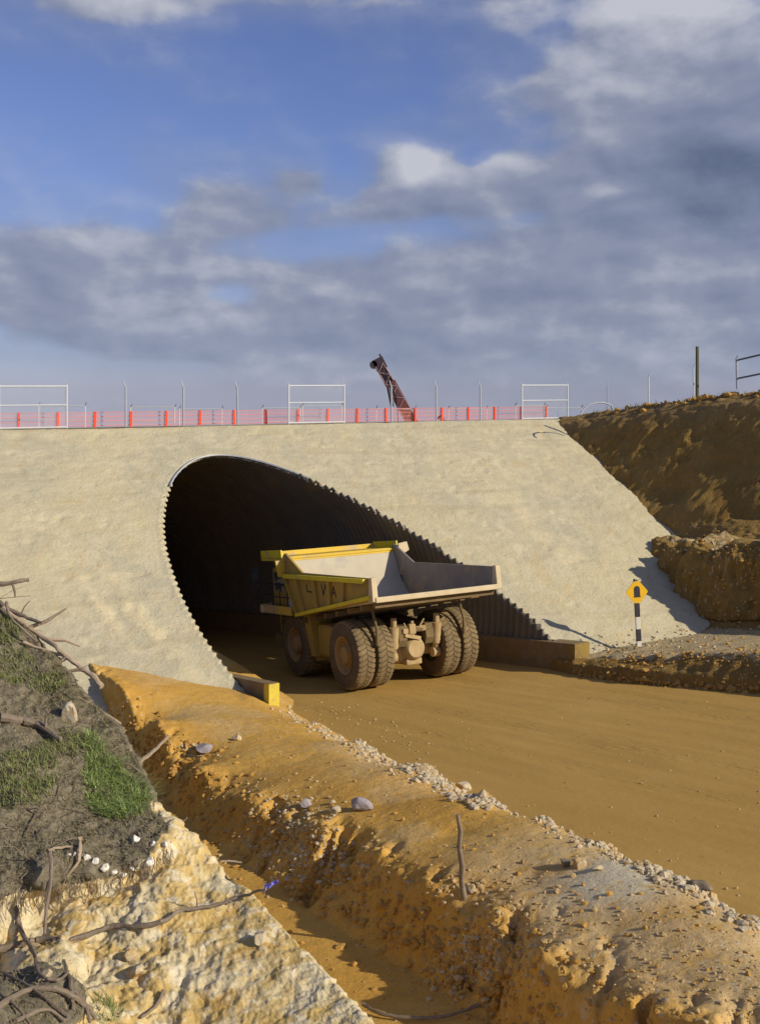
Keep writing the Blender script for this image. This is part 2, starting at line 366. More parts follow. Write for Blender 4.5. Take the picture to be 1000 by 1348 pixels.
def mat_bank():
    """near bank: turf over pale weathered rock, chosen by the 'turf' attribute"""
    m = bpy.data.materials.new('turf and weathered rock'); m.use_nodes = True; t = NT(m.node_tree); p = t.n['Principled BSDF']; v = t.pos()
    big = t.noise(v, 1.6, 6, .6, .6); mid = t.noise(v, 7, 8, .65, .5); fine = t.noise(v, 40, 6, .7)
    rock = t.mix(t.step(big, .38, .56), (.64, .53, .31), (.56, .39, .14))
    rock = t.mix(t.step(mid, .46, .66), rock, (.73, .63, .43))
    rock = t.mix(t.math('MULTIPLY', t.step(t.noise(v, 3, 7, .7, 1), .57, .66), .7), rock, (.46, .27, .065))
    crack = t.voro(t.map(v, (1, 1, .6)), 5.5, 'DISTANCE_TO_EDGE'); ck = t.math('MULTIPLY', t.step(crack, .0, .035, 1, 0), t.step(mid, .4, .6))
    rock = t.mix(t.math('MULTIPLY', t.step(t.noise(t.map(v, (1, 1, .35)), 9, 7, .7, .8), .60, .70), .6), rock, (.30, .20, .09))
    turf = t.mix(t.step(mid, .4, .62), (.15, .125, .085), (.225, .19, .13))
    turf = t.mix(t.step(big, .55, .7), turf, (.115, .10, .055))
    turf = t.mix(t.math('MULTIPLY', t.step(fine, .5, .65), .5), turf, (.27, .24, .16))
    f = t.step(t.math('ADD', t.attr('turf'), t.math('MULTIPLY', t.math('SUBTRACT', mid, .5), .9)), .4, .6)
    t.put(p.inputs['Base Color'], t.mix(f, rock, turf)); p.inputs['Roughness'].default_value = .92; p.inputs['Specular IOR Level'].default_value = .12
    bn = t.new('ShaderNodeBump'); bn.inputs['Strength'].default_value = .8; bn.inputs['Distance'].default_value = .03
    t.put(bn.inputs['Height'], t.math('ADD', mid, t.math('ADD', t.math('MULTIPLY', fine, .4), t.math('MULTIPLY', ck, -.05)))); t.l.new(bn.outputs[0], p.inputs['Normal']); return m
def mat_blades(name, a, b):
    m = bpy.data.materials.new(name); m.use_nodes = True; t = NT(m.node_tree); p = t.n['Principled BSDF']
    t.put(p.inputs['Base Color'], t.mix(t.attr('tone'), a, b)); p.inputs['Roughness'].default_value = .6; p.inputs['Specular IOR Level'].default_value = .25
    return m
def mat_net(name, c, dens, scale):
    """woven mesh: real holes from two crossed waves"""
    m = bpy.data.materials.new(name); m.use_nodes = True; t = NT(m.node_tree); p = t.n['Principled BSDF']; v = t.obj()
    sp = t.new('ShaderNodeSeparateXYZ'); t.put(sp.inputs[0], v)
    a = t.math('PINGPONG', t.math('MULTIPLY', t.math('ADD', sp.outputs[0], sp.outputs[2]), scale), .5)
    b = t.math('PINGPONG', t.math('MULTIPLY', t.math('SUBTRACT', sp.outputs[0], sp.outputs[2]), scale), .5)
    w = t.math('LESS_THAN', t.math('MINIMUM', a, b), dens)
    p.inputs['Base Color'].default_value = (*c, 1); p.inputs['Roughness'].default_value = .6
    t.put(p.inputs['Alpha'], w); return m

M_face = mat_face(); M_road = mat_road(); M_bank = mat_bank()
M_berm = mat_soil('orange clay', (.52, .285, .055), (.58, .35, .085), (.66, .52, .31), grey=(.62, .54, .37))
M_cut = mat_soil('red brown cut', (.265, .150, .036), (.33, .205, .055), (.60, .47, .26), grey=(.28, .21, .12), stretch=(1.6, 1.6, .4), scale=.8, bump=1, dist=.13)
M_deck = mat('pale road base', (.42, .36, .24), (.36, .30, .2), 2, .95, coord='pos')
M_steel = mat('corrugated steel', (.21, .18, .145), (.16, .135, .105), .5, .7, .2, .1, dirt=(.24, .18, .11), dirt_amt=.3)
M_rim = mat('galvanised rim', (.55, .56, .55), (.42, .43, .42), 4, .5, .4)
M_conc = mat('footing concrete', (.26, .20, .115), (.19, .135, .07), 2.5, .9, 0, .4, dirt=(.24, .15, .06), dirt_amt=.5)
M_yend = mat('yellow painted concrete', (.62, .50, .06), (.54, .42, .05), 3, .7, 0, .2, dirt=(.42, .30, .10), dirt_amt=.25)
M_yold = mat('faded yellow concrete', (.30, .20, .045), (.23, .15, .04), 3, .85, 0, .3, dirt=(.2, .13, .05), dirt_amt=.4)
M_rock = mat('pale stone', (.56, .48, .34), (.42, .33, .20), 6, .9, 0, .5, coord='pos', dirt=(.42, .27, .10), dirt_amt=.4)
M_rock3 = mat('dull stone', (.52, .39, .21), (.40, .26, .10), 8, .95, 0, .5, coord='pos')
M_rock2 = mat('brown clod', (.48, .275, .07), (.38, .21, .05), 6, .95, 0, .6, coord='pos')
M_wood = mat('weathered wood', (.26, .205, .15), (.17, .125, .085), 9, .85, 0, .6, bscale=60)
M_wood2 = mat('pale barkless wood', (.46, .36, .25), (.34, .24, .15), 9, .8, 0, .5, bscale=60)
M_galv = mat('galvanised steel', (.66, .68, .68), (.55, .57, .58), 5, .45, .2, .05)
M_postg = mat('dull fence steel', (.42, .45, .48), (.33, .35, .38), 5, .55, .3, .05)
M_or = mat('orange plastic', (.85, .09, .03), (.72, .07, .025), 3, .5, 0, .05)
M_ornet = mat_net('orange netting', (.85, .27, .21), .045, 9)
M_chain = mat_net('chain link', (.45, .47, .5), .028, 10)

# ------------------------------------------------------------------ tunnel profile
PR = [(0, 6.4), (1, 6.65), (2, 6.75), (3, 6.7), (4, 6.5), (5, 6.15), (6, 5.7), (7, 5.05), (8, 4.2), (9, 3.15), (9.7, 2.05), (10.1, 1.05), (10.25, 0)]
UC = 1.2
def smooth_profile(n):
    right = [(UC + hw, w) for w, hw in PR]; left = [(UC - hw, w) for w, hw in reversed(PR[:-1])]
    pts = np.array([(UC + 6.2, -1.2)] + right + left + [(UC - 6.2, -1.2)])
    k = np.concatenate([[0], np.cumsum(np.linalg.norm(np.diff(pts, axis=0), axis=1))])
    q = np.linspace(0, k[-1], n); p = np.stack([np.interp(q, k, pts[:, 0]), np.interp(q, k, pts[:, 1])], -1)
    for _ in range(6):
        p[1:-1] = p[1:-1] * .5 + (p[:-2] + p[2:]) * .25
    return p
PROF = smooth_profile(150)
pang = np.arctan2(PROF[:, 0] - UC, PROF[:, 1] - 4.0); prad = np.hypot(PROF[:, 0] - UC, PROF[:, 1] - 4.0)
_o = np.argsort(pang)
def prof_rad(u, w):
    a = np.arctan2(u - UC, w - 4.0); return np.interp(a, pang[_o], prad[_o])

# ------------------------------------------------------------------ structure: road, embankment, deck
u = np.linspace(-9, 10, 150); v = np.linspace(-60, 62, 620); U, V = np.meshgrid(u, v, indexing='ij')
Wr = .05 * fbm(np.stack([U * .35, V * .12, U * 0], -1), 4) + .012 * fbm(np.stack([U * 2.2, V * .35, U * 0 + 4], -1), 3)
rut = np.zeros_like(U)
for c0, wd, am in ((-3.4, .38, .7), (-.2, .55, .8), (1.3, .4, .45), (4.1, .55, .9), (5.6, .4, .5), (2.4, .3, .3)):
    cc = c0 + .5 * np.sin(V * .06 + c0) + .12 * fbm(np.stack([V * .25, U * 0 + c0, U * 0], -1), 3); g_ = np.exp(-((U - cc) / wd) ** 2) * am; rut = np.maximum(rut, g_)
    Wr = Wr - .02 * g_ + .012 * np.exp(-((np.abs(U - cc) - wd * 1.5) / .15) ** 2) * am
tag(grid_obj('haul_road', xyz(U, V, Wr - .02), M_road, attrs={'rut': rut}, flip=False), kind='structure')

def face_surface():
    s = np.arange(-46, 48, .13); q = np.concatenate([np.arange(0, 22, .11), np.arange(22, 31, .3)])
    S, Qd = np.meshgrid(s, q, indexing='ij')
    P = A + S[..., None] * dd + Qd[..., None] * ee
    uvw = to_uvw(P); U, Vv, W = uvw[..., 0], uvw[..., 1], uvw[..., 2]
    R = np.hypot(U - UC, W - 4); Rp = prof_rad(U, W); ins = (R < Rp) & (W > -1.1)
    cellin = ins[:-1, :-1] & ins[1:, :-1] & ins[1:, 1:] & ins[:-1, 1:]
    k = np.where(ins, Rp / np.maximum(R, 1e-3), 1); U2 = UC + (U - UC) * k; W2 = 4 + (W - 4) * k
    P2 = xyz(U2, vface(U2, W2), W2); P = np.where(ins[..., None], P2, P)
    near = ss(np.where(ins, 0, R - Rp), .05, 1.2)
    n3 = np.stack([P[..., 0], P[..., 1], P[..., 2]], -1)
    dsp = .12 * fbm(n3 * .22, 3) + .025 * fbm(n3 * 1.6 + 9, 4) + .03 * fbm(n3 * 3.4 + 3, 3, .7) - .04 * ss(fbm(n3 * 2.1 + 31, 3), .3, .5)
    topk = ss(Qd, 0, .6)
    P = P + nf * (dsp * near * (.35 + .65 * topk))[..., None]
    # two shallow wash-outs with clay run-off
    wash = np.zeros_like(U)
    for (x0, y0, x1, y1, wd, am) in [(88, 745, 170, 850, .35, 1), (130, 745, 250, 890, .55, 1), (650, 640, 720, 720, 1.2, .5), (690, 680, 800, 770, 1.6, .4), (10, 650, 120, 800, 1.5, .3)]:
        a = onf(x0, y0); b = onf(x1, y1); ab = b - a; L2 = ab @ ab
        tt = np.clip(((P - a) @ ab) / L2, 0, 1); dist = np.linalg.norm(P - (a + tt[..., None] * ab), axis=-1) + .25 * fbm(n3 * 1.3, 3)
        m = ss(dist, wd, wd * .2) * am * (.4 + .6 * np.sin(np.pi * np.clip(tt, .05, .95))); wash = np.maximum(wash, m); P = P + nf * (m * .05)[..., None]
    mask = ~cellin & ((W[:-1, :-1] > -1.1))
    return P, mask, wash
def onf(x, y):
    R = ray(x, y); t = ((A - C3) @ nf) / (R @ nf); return C3 + R * t
P, mask, wash = face_surface()
tag(grid_obj('embankment_face', P, M_face, attrs={'wash': wash}, mask=mask, flip=True), kind='structure')
# deck on top of the embankment
s = np.linspace(-46, 60, 140); b = np.concatenate([[-.02, .3, .8, 1.5], np.linspace(3, 60, 24)]); S, Bk = np.meshgrid(s, b, indexing='ij')
P = A + S[..., None] * dd + Bk[..., None] * dback
P[..., 2] += .03 * fbm(P * .8, 3) + .012
P[..., 2] -= np.maximum(Bk - 2.2, 0) * .024 + ss(Bk, 26, 45) * 2.0
tag(grid_obj('embankment_deck', P, M_deck), kind='structure')

# ------------------------------------------------------------------ tunnel
def tunnel():
    t = empty('corrugated_tunnel', xyz(UC, 2, 0), label='huge corrugated steel arch tunnel running through the sandy embankment', cat='tunnel')
    inv = Vector(t.location)
    step = .04; pit = .4
    vs = np.arange(-6, 52, step); n = len(vs)
    off = .075 * np.sin(2 * np.pi * vs / pit)
    pr = PROF; tang = np.gradient(pr, axis=0); nn = np.stack([tang[:, 1], -tang[:, 0]], -1); nn /= np.linalg.norm(nn, axis=1, keepdims=True)
    if nn[0, 0] < 0: nn = -nn
    fade = 1
    UU = pr[:, 0][:, None] + nn[:, 0][:, None] * off[None]; WW = pr[:, 1][:, None] + nn[:, 1][:, None] * off[None]
    VV = np.broadcast_to(vs, UU.shape)
    P = xyz(UU, VV, WW)
    vf = vface(pr[:, 0], pr[:, 1])
    grp = np.floor((vs + 6) / pit) * pit - 6 + pit
    top = pr[:, 1] > 9.0
    sc = np.maximum(0, np.sin(2 * np.pi * vs / pit)) ** .6
    keep = vs[None] > vf[:, None] - np.where(top | (pr[:, 0] < UC), 0, .10)[:, None] * sc[None]
    keep = keep[:-1, :-1]
    sh = grid_obj('shell', P - np.array(inv), M_steel, mask=keep, smooth=True, parent=t)
    so = sh.modifiers.new('thick', 'SOLIDIFY'); so.thickness = .05; so.offset = 0
    # the sand closes up to the corrugation round the mouth
    q = np.linspace(0, len(pr) - 1, 3600); pu = np.interp(q, np.arange(len(pr)), pr[:, 0]); pw = np.interp(q, np.arange(len(pr)), pr[:, 1]); nu = np.interp(q, np.arange(len(pr)), nn[:, 0]); nw = np.interp(q, np.arange(len(pr)), nn[:, 1])
    o1 = .075 * np.sin(2 * np.pi * vface(pu, pw) / pit) * ss(9.2, pw, pw + .4) + .0; rows = []
    for kk_, h_ in ((0, -.06), (.001, .012), (.5, .014), (1, -.012)):
        e1 = o1 * (1 - kk_) + .30 * kk_; a1 = pu + nu * e1; b1 = pw + nw * e1; pp = xyz(a1, vface(a1, b1), b1) + nf * (h_ + (.025 * fbm(xyz(a1, vface(a1, b1), b1) * 3.4 + 3, 3, .7) * (kk_ > .3))[:, None]); rows.append(pp)
    rp = np.stack(rows, 1); tag(grid_obj('tunnel_surround_sand', rp, M_face, attrs={'wash': np.zeros(rp.shape[:2])}, mask=np.repeat((pw > -.7)[:-1, None], 3, 1)), kind='structure')
    # added cap far inside, unseen, only there to stop daylight leaking in
    i = len(vs) - 1; plug = P[:, i - 2] - np.array(inv)
    mb = MB(); mb.add([tuple(p) for p in plug], [tuple(range(len(plug)))]); mb.build('light_block_cap', M_steel, t)
    # pale rim round the crown
    sel = np.where(pr[:, 1] > 8.6)[0]; mb = MB()
    ring = []
    for k in sel:
        uo, wo = pr[k] + nn[k] * .02; f = vface(uo, wo)
        a = xyz(uo, f - .22, wo); b_ = xyz(uo + nn[k, 0] * .07, f - .22, wo + nn[k, 1] * .07)
        c = xyz(uo + nn[k, 0] * .07, f + .9, wo + nn[k, 1] * .07); d = xyz(uo, f + .9, wo)
        ring.append([p - np.array(inv) for p in (a, b_, c, d)])
    fs = []
    for i in range(len(ring) - 1):
        for q in range(4): fs.append((i * 4 + q, i * 4 + (q + 1) % 4, i * 4 + 4 + (q + 1) % 4, i * 4 + 4 + q))
    fs += [(0, 1, 2, 3), tuple(len(ring) * 4 - 4 + q for q in (3, 2, 1, 0))]
    mb.add([p for r in ring for p in r], fs); mb.build('rim', M_rim, t)
    for u0, u1, va, wt, mm, lab in [(-5.38, -5.0, -3.1, 1.3, M_yend, 'footing end painted bright yellow'), (7.5, 8.3, -4.65, 1.1, M_yold, 'footing end in faded dirty yellow')]:
        mb = MB(); P8 = [xyz(uu, vv, ww) - np.array(inv) for vv in (va, 45) for uu, ww in ((u0, -.6), (u1, -.6), (u1, wt), (u0, wt))]
        mb.add(P8, [(0, 1, 2, 3), (7, 6, 5, 4), (0, 4, 5, 1), (1, 5, 6, 2), (2, 6, 7, 3), (3, 7, 4, 0)]); ft = mb.build('footing', M_conc, t)
        mb = MB(); P8 = [xyz(uu, vv, ww) - np.array(inv) for vv in (va - .05, va + .3) for uu, ww in ((u0 - .01, -.6), (u1 + .01, -.6), (u1 + .01, wt - .02), (u0 - .01, wt - .02))]
        mb.add(P8, [(0, 1, 2, 3), (7, 6, 5, 4), (0, 4, 5, 1), (1, 5, 6, 2), (2, 6, 7, 3), (3, 7, 4, 0)]); tag(mb.build('painted_end', mm, ft), label=lab)
    return t
tunnel()

# ------------------------------------------------------------------ right side: bench, ledge and cut wall
def right_cut():
    vst = [-60, -25, -13, -10.5, -8, -5, -3.2, -1, 3, 8, 14, 22, 60]
    # lower wall foot (u), and u of lower wall top
    lf = [26, 21, 18.6, 17.9, 17.3, 16.3, 16.3, 17.3, 19, 20, 21, 21, 21]
    bws = [1.2, 1.3, 1.45, 1.3, .95, .6, .5, .5, .5, .5, .5, .5, .5]
    edge = [7.9, 7.8, 7.6, 7.3, 6.85, 7.0, 7.5, 8.3, 9, 9, 9, 9, 9]
    prof_t = ['e-', 'e0', 'e1', 'b0', 'b1', 'f0', 'f1', 'f2', 'l0', 'l1', 'g0', 'g1', 'g2', 'k', 'k2', 'k3', 'p', 'p2']
    rows = []
    for vv, f, e, bw in zip(vst, lf, edge, bws):
        r = [(e - .9, -.35), (e, -.02), (e + .14, .40), (e + 1.1, bw * .85), (max(e + 1.8, f - 1.4), min(bw, .6) + .05), (f, .95), (f + .35, 2.2), (f + .8, 3.6), (f + 1.3, 3.95),
             (max(f + 1.9, 20.2), 4.35), (max(f + 2.3, 21.0), 5.3), (max(f + 3, 22.3), 8.2), (max(f + 4.2, 24.0), 11.45), (max(f + 4.5, 24.3), 11.75), (25.1 + max(0, f - 20), 12.15), (26.3 + max(0, f - 20), 12.2), (29, 11.9), (70, 12.2)]
        rows.append(r)
    rows = np.array(rows)  # (nv, np, 2)
    vv = np.concatenate([np.arange(-60, -16, .6), np.arange(-16, 20, .11), np.arange(20, 60, 2)])
    kk = np.arange(rows.shape[1]); seg = [2, 5, 8, 8, 30, 8, 12, 16, 8, 50, 14, 34, 42, 6, 12, 12, 12, 20]
    tt = np.concatenate([np.linspace(k, k + 1, seg[k], endpoint=False) for k in kk[:-1]] + [[kk[-1]]])
    Uv = np.stack([np.interp(vv, vst, rows[:, k, 0]) for k in kk], -1); Wv = np.stack([np.interp(vv, vst, rows[:, k, 1]) for k in kk], -1)
    ub = np.array([0] * 10 + [21.2, 22.9, 24.3, 24.6, 25.4, 26.6, 29, 70.]); vb = np.array([0] * 10 + [2.5, 7.5, 13.5, 14, 14, 14, 14, 14.])
    for k in range(10, 17): Uv[:, k] = ub[k] - .21 * (np.clip(vv, -30, 20) - vb[k])
    U = np.stack([np.interp(tt, kk, a) for a in Uv]); W = np.stack([np.interp(tt, kk, a) for a in Wv]); V = np.broadcast_to(vv[:, None], U.shape)
    T = np.broadcast_to(tt, U.shape)
    P = xyz(U, V, W); N = normals(P)
    if N[80, 60, 2] < 0: N = -N
    s3 = P.copy()
    rough_toe = ss(T, .8, 1.6) * ss(T, 4.2, 3.2); wall_lo = ss(T, 4.6, 5.4) * ss(T, 9.2, 8.2); ledge = ss(T, 7.7, 8.3) * ss(T, 10.2, 9.2); wall_hi = ss(T, 9.3, 10.3) * ss(T, 12.8, 11.8); crest = ss(T, 12.6, 13.4) * ss(T, 17, 15.5)
    f1, f2, idv = cells(s3 * np.array([1.6, 1.6, 1.9]))
    lump = (f2 - f1)
    st = s3 * np.array([1.1, 1.1, .28])
    d = rough_toe * (.20 * fbm(s3 * 1.4, 6, .65) + .10 * np.minimum(lump, .5)) \
        + wall_lo * (.75 * fbm(st * .55 + 5, 5, .6, True) + .22 * fbm(s3 * 2.4, 5, .68) + .12 * fbm(st * 4, 4, .6, True)) + ledge * (.30 * fbm(s3 * .9, 5)) \
        + wall_hi * (.26 * fbm(st * .5 + 11, 3) + .08 * fbm(s3 * np.array([.25, .25, 1.2]), 3) + .11 * fbm(st * 2.2, 5, .65, True) + .07 * fbm(s3 * 3.5, 4, .65)) \
        + crest * (.22 * fbm(s3 * .8 + 2, 5) + .14 * np.minimum(lump, .6) - .1)
    # the undercut below the upper wall near the tunnel slope
    hollow = ss(np.linalg.norm((P - onf(905, 660)) * np.array([.4, .4, .8]), axis=-1), 1.6, .3)
    d = d + .03 * fbm(s3 * 5, 3) + hollow * (-.5 + .6 * fbm(s3 * 1.3 + 7, 4))
    P = P + N * d[..., None]
    pale = (.30 * wall_lo + .35 * ledge + .12 * rough_toe + .25 * crest + .75 * ss(T, 2.4, 3.1) * ss(T, 4.9, 4.2) + .3 * hollow) + .12 * fbm(s3 * .5, 3)
    grey = .35 * crest + .25 * ledge * ss(fbm(s3 * .7, 3), -.1, .3) + .55 * ss(T, 11.6, 12.2) * ss(T, 12.8, 12.3) + .05
    o = grid_obj('cut_slope', P, M_cut, attrs={'pale': pale, 'grey': grey}, flip=True); tag(o, kind='structure')
    return P, T, V
RC, RT, RV = right_cut()

# ------------------------------------------------------------------ left foreground: berm and drainage trench
BP = [(320, 912, .85), (250, 897, 1.35), (170, 882, 1.9), (80, 862, 2.55), (0, 830, 3.4), (-100, 790, 4.4),
      (370, 930, .45), (420, 952, .5), (475, 975, .7), (560, 1008, .75), (640, 1045, .85), (720, 1078, .75), (800, 1112, .75), (860, 1140, .85), (920, 1165, .85), (1000, 1215, .8), (1150, 1300, .9),
      (300, 960, .85), (400, 1000, .62), (500, 1060, .62), (600, 1100, .65), (700, 1160, .75), (800, 1230, .74), (900, 1290, .76), (1000, 1348, .8), (150, 912, 1.65), (220, 950, 1.15), (1100, 1450, .85),
      (110, 908, 1.9), (150, 938, 1.4), (200, 970, .95), (260, 1012, .65), (330, 1047, .55), (420, 1085, .56), (500, 1125, .58), (560, 1165, .60), (640, 1205, .62), (700, 1262, .64), (780, 1335, .66), (900, 1450, .7),
      (60, 900, 1.9)]
BED = [(165, 985, .1), (205, 1040, -.25), (250, 1085, -.38), (300, 1125, -.4), (380, 1180, -.4), (440, 1222, -.4), (520, 1268, -.4), (590, 1310, -.4), (650, 1360, -.4), (760, 1450, -.4)]
pts = []; val = []
for x, y, w in BP: q = onw(x, y, w); pts.append(q[:2]); val.append(w)
for x, y, w in BED:
    q = onw(x, y, w)
    for du in (0, -1.0, -2.4): pts.append((q[0] + du, q[1])); val.append(w)
for x, y, w in BP[6:17]:
    q = onw(x, y, w); pts += [(q[0] + .9, q[1] + .1), (q[0] + 2.2, q[1] + .2)]; val += [-.12, -.9]
rb = RBF(pts, val)
CR = np.array([onw(x, y, w) for x, y, w in BP[6:17]])           # road-side crest line
BR = np.array([onw(x, y, w) for x, y, w in BED])
def berm_w(U, V):
    W = rb(np.stack([U, V], -1)); Z0 = U * 0
    cr = np.interp(-V, -CR[:, 1], CR[:, 0]); br = np.interp(-V, -BR[:, 1], BR[:, 0])
    cq = np.array([onw(x, y, w) for x, y, w in BP[28:40]]); cu_ = np.interp(-V, -cq[:, 1], cq[:, 0]) + .16 * fbm(np.stack([Z0, V * .9, Z0], -1), 4)
    cu_ = np.maximum(cu_, br + .55); bw_ = np.interp(-V, -BR[:, 1], BR[:, 2]); cw = rb(np.stack([cu_, V], -1))
    f = np.clip((U - br) / (cu_ - br), 0, 1); W = np.where(U < cu_, bw_ + (cw - bw_) * (.25 * f + .75 * f ** 1.9) , W)
    slope = ss(U - br, -.05, .25) * ss(U - cu_, .7, 0); bed = ss(U - br, .15, -.15)
    sk = np.stack([(U + V * .35) * .45, (V - U * .55) * 1.0, Z0], -1)
    gul = fbm(sk * 1.45, 4, .55, True); nearv = ss(V, -8, -16)
    iso = np.stack([U, V, Z0], -1)
    f1, f2, idv = cells(iso * 2.6 + 3 + .5 * fbm(iso * 1.5, 3)[..., None]); g1, g2, _ = cells(iso * 6.5 + .4 * fbm(iso * 4, 2)[..., None])
    W = W + slope * (-.38 * ss(gul, .30, -.35) * (.6 + .4 * nearv) + .11 * fbm(iso * 2.2, 6, .68) + .10 * np.minimum(f2 - f1, .5) + .07 * np.minimum(g2 - g1, .5))
    rim = np.exp(-((U - cr) / .45) ** 2)
    W = W + rim * (.05 * fbm(iso * 1.6 + 8, 4) + .05 * np.minimum(f2 - f1, .5))
    flat = 1 - np.maximum(slope, bed)
    W = W + flat * (.04 * fbm(iso * .7, 4) + .022 * fbm(iso * 4, 5, .68) + .02 * np.minimum(g2 - g1, .5) * ss(fbm(iso * .6 + 9, 3), -.1, .3)) + bed * .012 * fbm(iso * 2, 3)
    # gully country at the lower right of the trench
    lr = ss(V, -19, -22) * ss(U - cu_, -.3, .1) * ss(U - cu_, 1.5, .5)
    W = W + lr * (-.12 * ss(gul, .25, -.35) + .05 * fbm(iso * 3, 5, .65))
    W = W + .12 * np.exp(-((U + 5.75) / .35) ** 2 - ((V + 2.6) / .9) ** 2)
    pale = .5 * rim + .34 * slope * ss(fbm(sk * .6 + 4, 3), -.25, .35) + .08 + .1 * fbm(iso * .5 + 5, 3) - .4 * bed
    gq = onw(820, 1165, .8); dq = ((U - gq[0]) / 1.3) ** 2 + ((V - gq[1]) / .95) ** 2
    grey = np.exp(-dq) * 1.1 + .35 * np.exp(-(((U - onw(510, 1010, .7)[0]) / 1.1) ** 2 + ((V - onw(510, 1010, .7)[1]) / 1.6) ** 2)) + .22 * ss(fbm(iso * .45 + 20, 4), .12, .4) * flat
    grey = np.maximum(grey, .42 * ss(V, -18.5, -21.5) * ss(U - cu_, -.2, .8) * (1 - .6 * ss(fbm(iso * .5 + 2, 3), .05, .4)))
    return W, pale, grey
u = np.arange(-16.5, -2.6, .05); v = np.concatenate([np.arange(-32, -12, .045), np.arange(-12, 8, .075)]); U, V = np.meshgrid(u, v, indexing='ij')
Wb, pale, grey = berm_w(U, V)
tag(grid_obj('earth_berm', xyz(U, V, Wb), M_berm, attrs={'pale': pale, 'grey': grey}), kind='structure')

# ------------------------------------------------------------------ near bank
CREST = [(-260, 640, 14), (-120, 725, 13.2), (0, 792, 12.6), (70, 872, 11.9), (132, 945, 11.2), (178, 1000, 10.7), (203, 1062, 10), (270, 1125, 9.3), (340, 1190, 8.6), (410, 1268, 7.9), (480, 1346, 7.2), (580, 1460, 6.4)]
ANCH = [(-700, 800), (-600, 880), (-520, 980), (-480, 1080), (-440, 1180), (-400, 1280), (-340, 1400), (-200, 1500), (-20, 1600), (180, 1680), (380, 1740), (560, 1800)]
TC = CREST + [(0, 1180, 8.6), (60, 1160, 8.75), (120, 1150, 8.85), (180, 1138, 9.0), (228, 1100, 9.35), (60, 1185, 8.9), (120, 1178, 8.95), (180, 1165, 9.0),
      (0, 1290, 8.3), (60, 1260, 8.35), (110, 1300, 8.0), (200, 1300, 7.9), (300, 1300, 7.75), (200, 1210, 8.5), (300, 1205, 8.6), (400, 1338, 7.35), (100, 1225, 8.5),
      (0, 1325, 6.9), (60, 1315, 7.1), (105, 1345, 7.2), (0, 1100, 9.2), (0, 1000, 10.1), (0, 900, 11.3), (100, 1000, 10.3), (100, 1080, 9.5), (160, 1030, 10.3), (50, 920, 11.3), (0, 850, 12),
      (-250, 1000, 10), (-250, 1300, 7.4), (0, 1420, 6.0), (200, 1420, 7.0), (400, 1450, 6.7), (-300, 1500, 4.6), (0, 1600, 4.4), (380, 1700, 4.2), (560, 1800, 4.0), (-500, 1100, 8.5), (-600, 900, 11)]
trb = RBF([(p[0] / 100, p[1] / 100) for p in TC], [math.log(p[2]) for p in TC])
def bank_raw(px, py):
    px = np.asarray(px, float); py = np.asarray(py, float)
    t = np.exp(trb(np.stack([px / 100, py / 100], -1)))
    return C3 + np.stack([(px - 500) / F, np.ones_like(px), (HY - py) / F], -1) * t[..., None]
def rockline(px): return np.interp(px, [-400, 0, 60, 130, 200, 240, 270], [1200, 1180, 1165, 1155, 1135, 1100, 1060])
def turf_mask(px, py, wob):
    up = ss(py - rockline(px) + wob * 26, 14, -14) * ss(px - 232, 6, -14)
    edge = ss((px - 205) * .74 - (py - 1062) * .67, -4, -16)        # keep clear of the bare crest edge
    root = ss(np.hypot((px - 30) / 75, (py - 1335) / 48) + wob * .2, 1.05, .85)
    return np.maximum(up * np.where(py > 1062, edge, 1), root)
